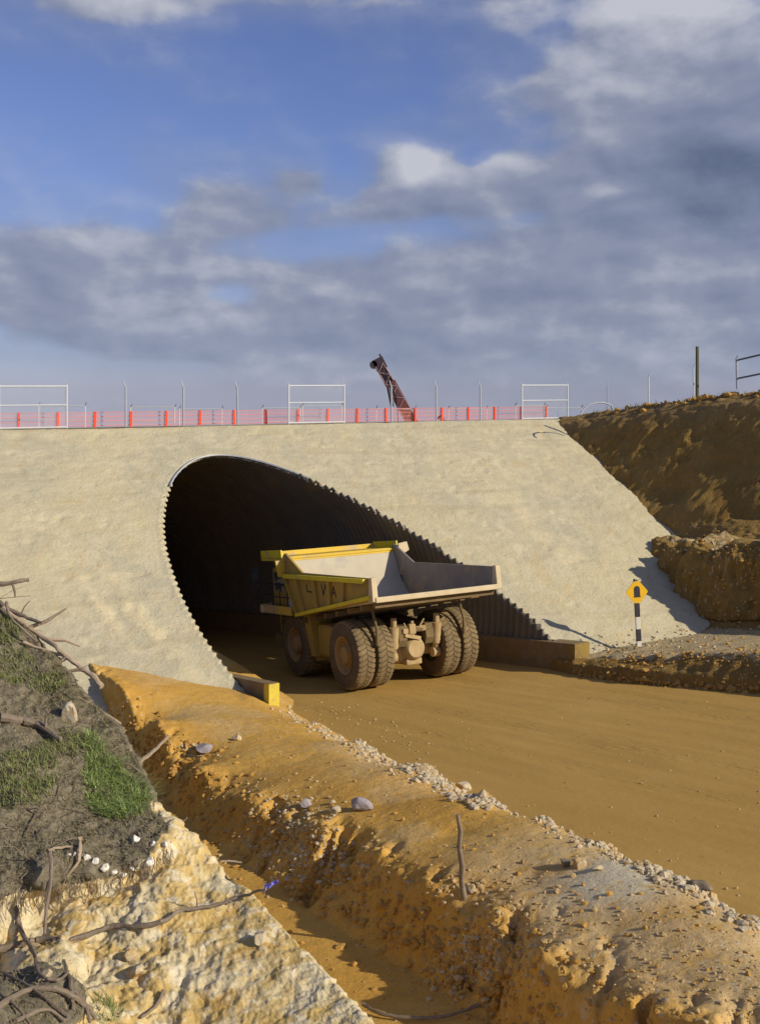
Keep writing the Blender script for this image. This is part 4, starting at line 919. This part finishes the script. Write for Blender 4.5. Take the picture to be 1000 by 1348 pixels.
# second fence on the far side of the deck
def far_panel(px0, px1, ytop, label, t=72):
    p0 = Vector(ont(px0, ytop, t)); p1 = Vector(ont(px1, ytop, t + (px1 - px0) * .03)); H = 2.1; b = p0 - Vector((0, 0, H)); e = empty('low_fence', b, 0, label, 'fence panel', 'low fence panels across the far side of the deck')
    d = p1 - p0
    for o_ in (Vector((0, 0, 0)), d):
        mb = MB(); mb.tube([o_, o_ + Vector((0, 0, H))], .035, 6); po = mb.build('post', M_galv, e, True)
        mb = MB(); mb.tube([o_ + Vector((0, 0, H)), o_ + Vector((.1, 0, H + .22))], .035, 6); mb.build('barb_arm', M_dk, po, True)
    for z in (H, H - .95): mb = MB(); mb.tube([Vector((0, 0, z)), d + Vector((0, 0, z))], .036, 6); mb.build('rail', M_postg, e, True)
for a_, b_, y, l in [(51, 112, 534, 'far fence panel seen through the leftmost framed panel'), (172, 230, 536, 'far fence panel right of the second grey post'), (236, 292, 538, 'far fence panel above the left shoulder of the tunnel'), (345, 395, 537, 'far fence panel left of the centre framed panel'), (398, 450, 534, 'far fence panel seen inside the centre framed panel'), (495, 546, 538, 'far fence panel crossing in front of the crane foot'), (590, 640, 538, 'far fence panel right of the crane'), (678, 716, 534, 'far fence panel inside the right framed panel'), (719, 765, 537, 'far fence panel running up to the brown cut')]:
    far_panel(a_, b_, y, l)
# orange safety barrier
OB = [24, 76, 124.5, 172, 218.5, 263, 308, 350, 391.5, 431, 470, 508, 546, 581.5, 616.5, 651, 686, 718.5]
net = empty('safety_netting', deckp(0, 1.6), DANG, 'long orange plastic netting strung along the deck behind the fence', 'safety netting')
L = (deckp(722, 1.6) - deckp(-30, 1.6)).length; x0 = -(deckp(-30, 1.6) - deckp(0, 1.6)).length; sl = dd[2]
mb = MB()
for i in range(60):
    xa = x0 + L * i / 60; xb = x0 + L * (i + 1) / 60
    mb.add([(xa, .02, xa * sl + .05), (xb, .02, xb * sl + .05), (xb, .02, xb * sl + .82 + .02 * math.sin(i * 1.7 + 1.7)), (xa, .02, xa * sl + .82 + .02 * math.sin(i * 1.7))], [(0, 1, 2, 3)])
mb.build('net', M_ornet, net)
M_strand = mat('faded orange strand', (.80, .28, .22), (.70, .22, .18), 4, .6, 0, 0)
for z in (.10, .34, .58, .80):
    mb = MB(); mb.tube([(x0 + L * i / 30, 0, (x0 + L * i / 30) * sl + z + random.uniform(-.015, .015)) for i in range(31)], .017, 5); mb.build('strand', M_strand, net)
proto = None
names = ['leftmost', 'second', 'third', 'fourth', 'fifth', 'sixth', 'seventh', 'eighth', 'ninth', 'tenth', 'eleventh', 'twelfth', 'thirteenth', 'fourteenth', 'fifteenth', 'sixteenth', 'seventeenth', 'last']
for i, px in enumerate(OB):
    p = deckp(px, 1.55)
    if proto is None:
        o = proto = empty('barrier_post', p, DANG); mb = MB(); mb.box((-.07, -.05, -.1), (.07, .05, .78), .015); mb.build('post', M_or, o); mb = MB(); mb.box((-.055, -.04, .78), (.055, .04, .86), .015); mb.build('cap', M_or, o)
    else: o = copy_tree(proto); o.location = p
    o.rotation_euler.y = random.uniform(-.04, .04)
    tag(o, f'orange barrier post, {names[i]} ' + ('from the left' if 0 < i < 17 else 'one, at the left end' if i == 0 else 'one, next to the brown cut') + ' along the orange netting', 'barrier post', 'orange posts of the safety barrier')

# ------------------------------------------------------------------ crane behind the deck
def crane():
    t = 92.; M_red = mat('crane red brown', (.20, .055, .045), (.13, .045, .045), 1.5, .55, .1, .1, dirt=(.10, .06, .06)); M_dkm = mat('crane dark metal', (.055, .04, .05), (.08, .06, .07), 2, .5, .3, .1)
    base = Vector(ont(566, 600, t)); base.z = 6.2; e = empty('crane', base, 0, 'red brown crane boom leaning left behind the embankment', 'crane')
    def L(x, y, dy=0): return Vector(ont(x, y, t)) - base + Vector((0, dy, 0))
    foot = Vector((-.1, 0, 1.7)); 
    a, b, c, d = L(566, 598), L(541, 552), L(515, 508), L(499, 480)
    mb = MB(); mb.bar(a, L(513, 503), .95, .95, up=(0, 1, 0)); mb.build('lower_boom', M_red, e)
    mb = MB(); mb.bar(c, d, .68, .7, up=(0, 1, 0)); mb.build('upper_boom', M_dkm, e)
    # lattice lacing and side rails
    mb = MB(); ax = (d - a).normalized(); sd_ = Vector((ax.z, 0, -ax.x))
    for s_ in (-1, 1): mb.tube([a + sd_ * s_ * .55 + Vector((0, -.5, 0)), d + sd_ * s_ * .36 + Vector((0, -.4, 0))], .06, 6)
    n = 15; ln = (d - a).length
    for i in range(n):
        w0 = .55 - .19 * i / n; w1 = .55 - .19 * (i + 1) / n; s_ = 1 if i % 2 else -1
        mb.tube([a + ax * ln * i / n + sd_ * s_ * w0 + Vector((0, -.5, 0)), a + ax * ln * (i + 1) / n - sd_ * s_ * w1 + Vector((0, -.5, 0))], .04, 5)
    mb.build('lacing', mat('boom pale edge', (.36, .22, .22), (.28, .17, .18), 4, .6), e)
    mb = MB(); h_ = L(498, 478); mb.bar(L(503, 486), L(496, 472), 1.0, .9, up=(0, 1, 0)); mb.tube([h_ + sd_ * -.5 + Vector((0, -.45, .1)), h_ + sd_ * -.5 + Vector((0, .45, .1))], .34, 14); hd = mb.build('boom_head', M_dkm, e)
    mb = MB(); mb.tube([L(500, 470), L(502, 469)], .3, 8); mb.build('pulley', M_red, hd)
    mb = MB(); mb.tube([L(504, 484, -.5), L(522, 524, -.55), L(524, 560, -.55)], .05, 6); mb.tube([L(511, 510, -.5), L(516, 535, -.6)], .16, 8); mb.build('hoist_hose', M_dkm, e)
    mb = MB(); mb.tube([L(575, 552), L(580, 547), L(584, 552), L(585, 575)], .12, 8); mb.build('hook_arm', M_dkm, e)
    mb = MB(); mb.box((-1.6, -1.5, 1.1), (3.0, 1.5, 2.2), .12); mb.build('turret', M_red, e)
    mb = MB(); mb.box((.9, -1.4, 2.2), (2.3, -.3, 3.0), .1); mb.build('cab', M_dkm, e)
    for y in (-1.7, 1.7):
        mb = MB(); mb.prism([(-2.4, .15), (-2.1, 0), (2.1, 0), (2.4, .15), (2.5, .55), (2.2, .95), (-2.2, .95), (-2.5, .55)], 'y', y - .35, y + .35); mb.build('track', M_dkm, e)
crane()

# ------------------------------------------------------------------ tunnel warning sign
def sign():
    h = hit(841, 851)[0]; e = empty('tunnel_sign', h - Vector((0, 0, .03)), 0, 'yellow warning sign with a black arch on a black and white post', 'warning sign'); k = pxm(h)
    e.rotation_euler = (0, math.radians(-3.2), math.radians(8))
    zz = lambda y: (851 - y) * k
    M_blk = mat('black paint', (.035, .03, .04), (.05, .045, .055), 5, .6); M_wh = mat('white paint', (.72, .70, .62), (.6, .56, .45), 5, .6); M_yel = mat('sign yellow', (.86, .50, .02), (.78, .44, .02), 3, .45, dirt=(.6, .38, .1), dirt_amt=.1)
    mb = MB(); mb.box((-.095, -.05, -.1), (.095, .05, zz(764)), .01); po = mb.build('post', M_wh, e)
    for y0, y1 in ((811, 793), (843, 827)):
        mb = MB(); mb.box((-.098, -.053, zz(y0)), (.098, .053, zz(y1)), .004); mb.build('black_band', M_blk, po)
    cz = zz(778); r = 15.0 * k
    pts = [(-1, 0), (-.93, -.12), (-.34, -.86), (-.2, -.97), (.2, -.97), (.34, -.86), (.93, -.12), (1, 0), (.93, .12), (.34, .86), (.2, .97), (-.2, .97), (-.34, .86), (-.93, .12)]
    mb = MB(); mb.prism([(x * r, cz + z * r * .98) for x, z in pts], 'y', -.085, -.058); pn = mb.build('panel', M_yel, e)
    ar = [(-.22 * 1.25 * r, cz - .42 * r), (.22 * 1.25 * r, cz - .42 * r), (.34 * r, cz - .42 * r), (.27 * r, cz - .28 * r)] ; w_ = .27 * r
    ar = [(-w_ * 1.2, cz - .45 * r), (w_ * 1.2, cz - .45 * r), (w_, cz - .3 * r)] + [(w_ * math.cos(a_), cz + .28 * r + w_ * math.sin(a_)) for a_ in np.linspace(0, math.pi, 11)] + [(-w_, cz - .3 * r)]
    mb = MB(); mb.prism(ar, 'y', -.094, -.0845); mb.build('arch_symbol', M_blk, pn)
    mb = MB(); mb.tube([(-.06, 0, zz(766)), (-.05, 0, zz(761))], .05, 8); mb.tube([(.03, 0, zz(766)), (.05, 0, zz(762))], .03, 8); mb.build('clip', M_blk, e)
sign()

# ------------------------------------------------------------------ posts on top of the cut
def top_at(px, y, extra=1.2):
    h = None
    while h is None: h = hit(px, y, {'cut_slope'}); y += 2
    p = Vector(ont(px, y, h[0][1] + extra)); q = drop(p.x, p.y); return q
def cpost(px, ytop, ybase, label, m, rr, bend=True, name='fence_post'):
    q = top_at(px, ybase + 6); k = pxm(q); zt = CZ + (HY - ytop) * k; H = zt - q.z + .2
    e = empty(name, q - Vector((0, 0, .2)), 0, label, 'fence post'); mb = MB(); x = (px - 500) * k - q.x
    mb.tube([(x, 0, 0), (x, 0, H)], rr, 8, .04 if not bend else 0); mb.build('post', m, e, True)
    if bend: mb = MB(); mb.tube([(x, 0, H), (x + .02, 0, H + .1), (x + .12, 0, H + .28)], rr * .8, 6); mb.build('barb_arm', M_galv, e, True)
    return e
cpost(799, 508, 538, 'thin dark fence post at the left end of the cut top', M_postg, .035)
cpost(853.5, 497, 528, 'pale fence post with bent tip standing alone on the cut', M_galv, .045)
cpost(912.5, 484, 522, 'pale bent fence post right behind the thick green one', M_galv, .04)
cpost(917.5, 456, 524, 'tall thick dark green post on top of the cut', mat('green treated timber', (.085, .095, .05), (.13, .13, .08), 5, .85, 0, .3), .095, False, 'timber_post')
def gate_frame():
    q = top_at(971, 512, 2.0); k = pxm(q); e = empty('rail_frame', q, 0, 'dark steel rail frame at the right edge on top of the cut', 'railing')
    def L(x, y, dt=0): return Vector(ont(x, y, q.y + dt)) - q
    for x, y0, y1 in ((970, 472, 512),):
        mb = MB(); mb.tube([L(x, y1), L(x - 1, y0)], .06, 8); mb.tube([L(x - 1, y0), L(x + 1, y0 - 4)], .05, 6); mb.build('post', M_postg, e, True)
    for a_, b_ in (((970, 474), (1030, 460)), ((971, 498), (1030, 486))):
        mb = MB(); mb.tube([L(*a_), L(*b_, -3.)], .055, 8); mb.build('rail', mat('dark rail steel', (.10, .10, .13), (.14, .14, .17), 3, .5, .4), e, True)
    mb = MB(); mb.tube([L(1030, 456, -3.), L(1031, 512, -3.)], .06, 8); mb.build('post', M_postg, e, True)
gate_frame()
q = Vector(ont(765, 541, 62)); mb = MB(); k = 62 / F
mb.tube([((x - 765) * k, (x - 765) * .02, (541 - y) * k) for x, y in [(764, 546), (768, 539), (776, 533), (786, 530), (798, 530), (808, 533), (812, 540)]], .05, 8)
o = mb.build('bent_pipe', M_postg, None, True); o.location = q; tag(o, 'low bent grey pipe hoop where the deck meets the cut', 'pipe')

# ------------------------------------------------------------------ mining dump truck
def truck():
    yaw = math.radians(29.2); hh = np.array([-math.sin(yaw), math.cos(yaw), 0]); X = hh - np.array([0, 0, G * (hh[:2] @ hx)]); X /= np.linalg.norm(X)
    Rt = np.array([math.cos(yaw), math.sin(yaw), 0]); Rt[2] = -G * (Rt[:2] @ rx * 0 + Rt[:2] @ hx); Rt /= np.linalg.norm(Rt); Zt = np.cross(Rt, X)
    q = onw(465, 908, 0); O = xyz(*q) + Rt * 2.4
    e = empty('dump_truck', (0, 0, 0), 0, 'dusty yellow mining dump truck driving empty into the tunnel', 'dump truck')
    e.matrix_world = Matrix(((X[0], -Rt[0], Zt[0], O[0]), (X[1], -Rt[1], Zt[1], O[1]), (X[2], -Rt[2], Zt[2], O[2]), (0, 0, 0, 1)))
    yel = mat('machine yellow', (.64, .43, .035), (.56, .37, .035), 1.2, .5, 0, .05, dirt=(.44, .33, .17), dirt_amt=.38)
    ystripe = mat('bright yellow edge', (.68, .56, .02), (.58, .47, .02), 2, .5, 0, .05, dirt=(.45, .34, .12), dirt_amt=.3)
    side = mat('dusty body side', (.40, .265, .045), (.34, .23, .05), .9, .75, 0, .1, dirt=(.26, .18, .075), dirt_amt=.45)
    bed = mat('worn bed steel', (.52, .45, .32), (.44, .385, .28), .8, .75, 0, .2, dirt=(.40, .355, .29), dirt_amt=.4)
    bedr = mat('shade grey bed wall', (.27, .235, .21), (.21, .185, .17), 1.2, .6, .2, .1, dirt=(.36, .27, .16), dirt_amt=.3)  # darker than the bed: the right wall's shade is put into the colour
    lipm = mat('dusty cream steel', (.60, .49, .32), (.50, .40, .24), 2, .8, 0, .15)
    tyre = mat('dusty rubber', (.21, .15, .075), (.16, .115, .058), 2.2, .9, 0, .35, dirt=(.26, .18, .08), dirt_amt=.45); tyres = mat('dark tyre wall', (.10, .073, .043), (.13, .095, .055), 2, .85, 0, .1, dirt=(.15, .105, .06), dirt_amt=.4)
    rimm = mat('dusty wheel rim', (.38, .24, .07), (.29, .18, .06), 2, .7, .1, .1, dirt=(.3, .2, .1), dirt_amt=.5)
    cha = mat('dusty chassis', (.20, .14, .06), (.13, .09, .045), 1.8, .85, 0, .2); beige = mat('mud caked axle', (.46, .34, .18), (.34, .24, .11), 2.5, .9, 0, .5)
    dark = mat('dark machinery', (.035, .033, .032), (.06, .055, .05), 3, .6, .2, .1); glass = mat('cab glass', (.03, .045, .05), (.04, .055, .06), 2, .12, 0, 0, spec=.6); white = mat('dull white tank', (.5, .5, .55), (.42, .42, .47), 3, .6); blue = mat('pale blue canister', (.38, .46, .60), (.3, .38, .5), 3, .6)
    # --- dump body
    body = empty('dump_body'); body.parent = e
    YW = 2.72; TH_ = .09
    def wall(y):                                   # side wall with front gusset
        mb = MB(); mb.prism([(-2.92, 3.62), (3.9, 2.62), (5.05, 4.1), (5.2, 5.2), (5.02, 5.28), (3.35, 4.47), (-2.85, 4.38)], 'y', y - TH_ / 2, y + TH_ / 2); return mb
    wall(YW).build('side_wall', side, body); tag(wall(-YW).build('side_wall', bedr, body), 'right side wall of the dump body, shade painted in as grey')
    mb = MB(); mb.prism([(-2.95, 3.52), (-2.95, 3.66), (3.7, 2.82), (4.0, 2.66)], 'y', -YW + .05, YW - .05); mb.build('floor', bed, body)
    mb = MB(); mb.prism([(3.6, 2.78), (4.55, 3.75), (5.1, 5.12), (5.22, 5.12), (4.72, 3.7), (3.9, 2.62)], 'y', -YW + .05, YW - .05); mb.build('front_wall', bed, body)
    # haul dust left in the corners
    V = []; Fs = []; nx, ny = 26, 22
    for i in range(nx):
        for j in range(ny):
            x = -2.8 + 6.6 * i / (nx - 1); y = -2.6 + 5.2 * j / (ny - 1); z = 3.66 - (x + 2.95) * (.84 / 6.65) + .03 + .10 * max(0, abs(y) / 2.6 - .6) + .04 * mnoise.noise(Vector((x, y, 0))) + .10 * max(0, (x - 2.8))
            V.append((x, y, z))
    mb = MB(); mb.add(V, [(i * ny + j, (i + 1) * ny + j, (i + 1) * ny + j + 1, i * ny + j + 1) for i in range(nx - 1) for j in range(ny - 1)]); mb.build('leftover_dirt', bed, body, True)
    mb = MB(); mb.box((5.0, -2.92, 5.0), (7.3, 2.92, 5.10), .02); mb.prism([(5.0, 4.93), (5.1, 5.12), (5.35, 5.12), (5.3, 4.8)], 'y', -2.9, 2.9); cn = mb.build('canopy', yel, body)
    for y in (-2.92, 2.86):
        mb = MB(); mb.prism([(5.02, 4.96), (7.3, 4.94), (7.36, 5.38), (5.1, 5.42)], 'y', y, y + .06); mb.build('canopy_flange', ystripe, cn)
    mb = MB(); mb.box((7.28, -2.9, 4.98), (7.36, 2.9, 5.3), .02); mb.build('canopy_front_edge', yel, cn)
    for k in range(6):
        y = -2.3 + k * .92; mb = MB(); mb.prism([(5.2, 4.98), (7.2, 5.0), (7.2, 4.88), (5.25, 4.7)], 'y', y - .05, y + .05); mb.build('canopy_rib', side, cn)
    # slanted bracket at the left front corner and small wing at the right
    mb = MB(); mb.prism([(2.66, 4.28), (3.06, 4.28), (3.2, 4.98), (2.78, 4.98)], 'x', 5.08, 5.2); mb.build('corner_bracket', yel, body)
    mb = MB(); mb.prism([(-3.3, 4.98), (-2.76, 4.7), (-2.76, 5.3), (-3.2, 5.36)], 'x', 4.7, 4.8); mb.build('corner_wing', lipm, body)
    for y, s_ in ((YW, 1), (-YW, -1)):
        o1 = y + s_ * .03; o2 = y + s_ * .22
        mb = MB(); mb.prism([(-2.35, 4.20), (5.02, 4.22), (5.04, 4.40), (-2.35, 4.36)], 'y', *sorted((o1, o2))); mb.build('top_rail', ystripe, body)
        mb = MB(); mb.bar((-2.75, y + s_ * .12, 3.70), (3.95, y + s_ * .12, 2.70), .2, .14); mb.build('bottom_rail', ystripe, body)
        mb = MB(); mb.bar((3.95, y + s_ * .1, 2.72), (5.0, y + s_ * .1, 4.22), .16, .12); mb.build('front_rail', side, body)
        for x0_, x1_ in ((3.2, 3.9), (1.9, 2.15), (.75, .75), (-.35, -.55)):
            zb = lambda x: 3.62 - (x + 2.92) * .1466
            mb = MB(); mb.prism([(x0_ - .13, zb(x0_) + .05), (x0_ + .13, zb(x0_) + .05), (x1_ + .13, 4.22), (x1_ - .13, 4.22)], 'y', *sorted((o1, y + s_ * .17))); mb.build('side_rib', side, body)
        mb = MB(); mb.prism([(-2.97, 3.55), (-2.62, 3.55), (-2.62, 3.7), (-2.76, 4.42), (-2.94, 4.42)], 'y', *sorted((y - s_ * .05, y + s_ * .16))); mb.build('tail_post', lipm, body)
    mb = MB(); mb.box((-3.02, -2.78, 3.50), (-2.86, 2.78, 3.70), .03); mb.build('tail_lip', lipm, body)
    # worn dark lettering on the left side, strokes as in the photo
    mb = MB(); y = YW + .05
    def st(a_, b_, w_=.055): mb.bar((a_[0], y, a_[1]), (b_[0], y, b_[1]), w_, .02, up=(0, 1, 0))
    for a_, b_ in (((1.55, 4.08), (1.40, 3.62)), ((1.40, 3.62), (1.18, 4.05)), ((1.18, 4.05), (1.02, 3.60)), ((.62, 3.60), (.45, 4.0)), ((.45, 4.0), (.25, 3.55)), ((.58, 3.76), (.36, 3.74)), ((2.95, 3.72), (2.45, 3.70)), ((2.95, 3.72), (2.98, 4.0))): st(a_, b_)
    mb.build('side_lettering', dark, body)
    # underside
    for y in (-1.9, -.55, .55, 1.9):
        mb = MB(); mb.prism([(-2.8, 3.52), (3.9, 2.62), (3.9, 2.4), (-2.6, 3.28)], 'y', y - .12, y + .12); mb.build('floor_beam', cha, body)
    for k in range(7):
        x = -2.6 + k * 1.05; z = 3.50 - (x + 2.9) * .1466; mb = MB(); mb.box((x - .1, -2.66, z - .17), (x + .1, 2.66, z + .02)); mb.build('cross_beam', cha, body)
    for y in (-1.98, 1.98):
        mb = MB(); mb.tube([(-1.15, y, 3.2), (-1.45, y, 2.35), (-1.42, y, 1.75)], [.06, .05, .09], 8); mb.build('rock_ejector', cha, body, True)
    # --- chassis
    mb = MB()
    for y in (-.62, .62): mb.prism([(-1.05, 1.75), (-1.0, 2.3), (2.0, 2.5), (3.4, 2.1), (7.6, 2.05), (7.6, 1.5), (2.0, 1.35), (-.9, 1.5)], 'y', y - .18, y + .18)
    mb.tube([(-.95, -.62, 2.1), (-.95, .62, 2.1)], .1, 10); mb.box((2.2, -.62, 1.5), (2.7, .62, 2.1), .04); mb.box((4.6, -1.5, 1.15), (5.5, 1.5, 1.6), .06); mb.box((7.2, -2.2, 1.0), (7.9, 2.2, 1.6), .06)
    mb.build('frame', cha, e)
    mb = MB(); mb.lathe([(-1.35, .0), (-1.35, .42), (-.75, .40), (-.5, .62), (-.1, .70), (.1, .70), (.5, .62), (.75, .40), (1.35, .42), (1.35, 0)], 'y', (0, 0, 1.37), 28); mb.lathe([(-.95, 0), (-.95, .34), (-.85, .44), (-.6, .52), (0, .62)], 'x', (0, 0, 1.37), 24)
    mb.box((-.75, -.36, .72), (.1, .36, .98), .06); mb.build('rear_axle', beige, e, True)
    mb = MB(); mb.bar((-.75, .42, 2.08), (-1.0, -.45, 2.15), .16, .2); mb.bar((-.95, -.2, 1.75), (-1.05, .55, 1.95), .12, .14); mb.box((-1.12, .05, 1.95), (-.9, .35, 2.35), .04); mb.tube([(-.9, .1, 1.9), (-.9, .1, 2.45)], .07, 8); mb.tube([(-.95, .5, 2.4), (-1.05, .3, 2.0), (-1.0, -.1, 2.1), (-1.0, -.4, 2.5)], .035, 6); mb.box((-1.1, .38, 2.0), (-.85, .62, 2.2), .03); mb.build('suspension_link', beige, e)
    for y in (-.98, .98):
        mb = MB(); mb.tube([(-.75, y, 1.2), (-.85, y, 1.45), (-.85, y, 1.5), (-.98, y, 2.3)], [.13, .13, .2, .2], 14); mb.tube([(-.98, y, 2.3), (-1.02, y, 2.65)], .12, 10); mb.lathe([(-.15, .0), (-.15, .2), (.15, .2), (.15, 0)], 'y', (-.74, y, 1.12), 14); mb.build('suspension_strut', beige, e, True)
    for y in (-.98, .98):
        mb = MB(); mb.tube([(.9, y, 1.3), (2.0, y, 2.2)], .17, 12); mb.tube([(2.0, y, 2.2), (2.9, y, 2.9)], .11, 12); mb.build('hoist_cylinder', cha, e, True)
    mb = MB(); mb.box((1.75, 1.05, 1.0), (3.15, 2.35, 2.35), .18); mb.build('fuel_tank', side, e, True)
    mb = MB(); mb.box((1.75, -2.3, 1.0), (3.15, -1.05, 2.2), .18); mb.build('hydraulic_tank', cha, e, True)
    mb = MB(); mb.prism([(3.05, 1.0), (3.45, 1.0), (3.9, 2.2), (4.1, 2.85), (3.55, 2.85), (3.3, 2.1)], 'y', 1.5, 2.5); mb.prism([(3.15, .8), (3.45, .8), (3.5, 1.1), (3.1, 1.1)], 'y', 1.2, 2.3); mb.build('front_fender', side, e)
    mb = MB(); mb.prism([(3.05, 1.0), (3.45, 1.0), (3.9, 2.2), (4.1, 2.85), (3.55, 2.85), (3.3, 2.1)], 'y', -2.5, -1.5); mb.build('front_fender', cha, e)
    # --- deck, engine, cab
    mb = MB(); mb.box((3.9, -2.75, 2.72), (8.0, 2.75, 2.84), .02); dk = mb.build('deck', cha, e)
    for a_, b_ in (((4.6, 2.72, 2.62), (6.35, 2.84, 2.98)), ((6.45, 2.72, 2.62), (7.4, 2.84, 2.98)), ((7.9, 1.4, 2.6), (8.05, 2.8, 2.96)), ((7.9, -2.8, 2.6), (8.05, -1.4, 2.96)), ((4.6, -2.84, 2.62), (7.4, -2.72, 2.98))):
        mb = MB(); mb.box(a_, b_, .02); mb.build('bumper_panel', yel, dk)
    mb = MB(); mb.box((7.5, 2.68, 2.6), (7.85, 2.88, 2.92), .05); mb.box((8.02, 2.2, 2.62), (8.2, 2.7, 2.9), .04); mb.build('marker_lamp', lipm, dk)
    mb = MB(); mb.box((5.2, -.8, 1.5), (8.1, 1.1, 3.25), .12); en = mb.build('engine_hood', side, e, True)
    mb = MB()
    for k in range(9): mb.box((8.1, -.7, 1.6 + k * .17), (8.16, 1.0, 1.68 + k * .17))
    mb.build('grille', dark, en)
    mb = MB(); mb.box((5.7, 1.15, 2.85), (7.3, 2.45, 4.62), .12); cb = mb.build('cab', side, e, True)
    for a_, b_ in (((5.68, 1.35, 3.55), (5.72, 2.25, 4.4)), ((5.95, 2.43, 3.55), (7.05, 2.47, 4.4)), ((7.28, 1.35, 3.45), (7.32, 2.25, 4.4)), ((5.95, 1.12, 3.55), (7.05, 1.17, 4.4))):
        mb = MB(); mb.box(a_, b_); mb.build('window', glass, cb)
    mb = MB(); mb.tube([(5.0, -1.2, 2.84), (5.0, -1.2, 3.9)], .22, 12); mb.tube([(5.0, -1.8, 2.84), (5.0, -1.8, 3.9)], .22, 12); mb.tube([(5.3, .9, 2.84), (5.3, .9, 4.3)], .1, 10); mb.build('air_cleaner', dark, e, True)
    mb = MB(); mb.tube([(5.35, 2.35, 2.95), (5.35, 2.35, 3.55)], .19, 12); mb.tube([(5.35, 2.35, 3.6), (5.35, 2.35, 3.95)], .12, 10); mb.build('extinguisher', white, e, True)
    mb = MB(); mb.box((4.45, 2.2, 2.85), (4.95, 2.68, 3.25), .05); mb.build('canister', blue, e, True)
    mb = MB()
    for x in (4.4, 5.2, 6.0, 6.8, 7.6): mb.tube([(x, 2.68, 2.84), (x, 2.68, 3.85)], .03, 6)
    for z in (3.35, 3.85): mb.tube([(4.4, 2.68, z), (7.9, 2.68, z), (7.9, 1.2, z)], .03, 6)
    mb.build('handrail', dark, e, True)
    mb = MB()
    for x in (4.4, 6.0, 7.6): mb.tube([(x, -2.68, 2.84), (x, -2.68, 3.85)], .03, 6)
    for z in (3.35, 3.85): mb.tube([(4.4, -2.68, z), (7.9, -2.68, z), (7.9, -1.2, z)], .03, 6)
    mb.build('handrail', dark, e, True)
    mb = MB(); mb.tube([(7.95, 2.75, 2.9), (7.95, 2.95, 3.4), (7.95, 2.95, 4.5)], .035, 6); mb.box((7.85, 2.85, 4.0), (7.95, 3.2, 4.6), .03); mb.box((7.85, 2.9, 3.55), (7.95, 3.15, 3.85), .03); mi = mb.build('mirror', dark, e)
    mb = MB(); mb.box((7.835, 2.88, 4.04), (7.848, 3.17, 4.56)); mb.box((7.835, 2.93, 3.58), (7.848, 3.12, 3.82)); mb.build('mirror_glass', glass, mi)
    for y in (-1.5, 1.5):
        mb = MB(); 
        for k in range(6): mb.tube([(8.1 + .02 * k, y - .25, 1.0 + k * .3), (8.1 + .02 * k, y + .25, 1.0 + k * .3)], .03, 6)
        for s_ in (-.25, .25): mb.tube([(8.1, y + s_, .8), (8.2, y + s_, 2.8)], .03, 6)
        mb.build('ladder', yel, e, True)
    for y in (-1.9, 1.9):
        mb = MB(); mb.lathe([(0, .0), (0, .16), (.08, .17), (.1, 0)], 'x', (7.88, y, 1.3), 16); mb.build('headlight', white, e, True)
    # --- wheels
    R0 = 1.36
    def wheel_at(x, y, outer, w_=.72):
        c = (x, y, R0 - .01); s_ = outer; mb = MB()
        prof = [(-w_ * .46, .72), (-w_ * .5, .95), (-w_ * .5, 1.18), (-w_ * .44, 1.27), (-w_ * .38, 1.305), (0, 1.315), (w_ * .38, 1.305), (w_ * .44, 1.27), (w_ * .5, 1.18), (w_ * .5, .95), (w_ * .46, .72)]
        mb.lathe(prof, 'y', c, 72); wo = mb.build('wheel', tyres, e, True)
        mb = MB(); n = 40; ph = random.uniform(0, .2)
        for k in range(n):
            for sd_ in (-1, 1):
                a0 = 2 * math.pi * (k + (.5 if sd_ > 0 else 0)) / n + ph; da = .058
                pts = []
                for yy, rr_, sh in ((.03, 1.32, -.03), (.60, 1.32, .05), (1.0, 1.275, .07)):
                    for dd_ in (-1, 1):
                        for r_ in (rr_ - .06, rr_ + .016):
                            an = a0 + sh + dd_ * da * (1 if yy < .9 else .9); pts.append((c[0] + r_ * math.cos(an), c[1] + sd_ * yy * w_ * .47, c[2] + r_ * math.sin(an)))
                fs = []
                for q_ in range(2):
                    b_ = q_ * 4; fs += [(b_, b_ + 1, b_ + 5, b_ + 4), (b_ + 2, b_ + 6, b_ + 7, b_ + 3), (b_ + 1, b_ + 3, b_ + 7, b_ + 5)]
                fs += [(0, 2, 3, 1), (8, 9, 11, 10)]; mb.add(pts, fs)
        mb.build('tread', tyre, wo)
        mb = MB(); o_ = s_ * w_ * .5
        mb.lathe([(o_ * 1.0, .74), (o_ * .96, .70), (o_ * .80, .66), (o_ * .5, .60), (o_ * .40, .42), (o_ * .44, .40), (o_ * .95, .32), (o_ * 1.0, .26), (o_ * 1.0, 0)] if True else [], 'y', c, 40)
        for k in range(12):
            a0 = 2 * math.pi * k / 12; px_, pz_ = c[0] + .5 * math.cos(a0), c[2] + .5 * math.sin(a0); mb.tube([(px_, c[1] + o_ * .4, pz_), (px_, c[1] + o_ * .56, pz_)], .04, 6)
        mb.build('rim', rimm, wo, True)
        mb = MB(); mb.lathe([(-o_ * .9, .73), (-o_ * .9, 0)], 'y', c, 32); mb.build('inner_disc', dark, wo)
    for s_ in (1, -1):
        wheel_at(0, s_ * 2.38, s_, .74); wheel_at(0, s_ * 1.52, s_, .74); wheel_at(5.0, s_ * 2.15, s_, .8)
    return e
truck()
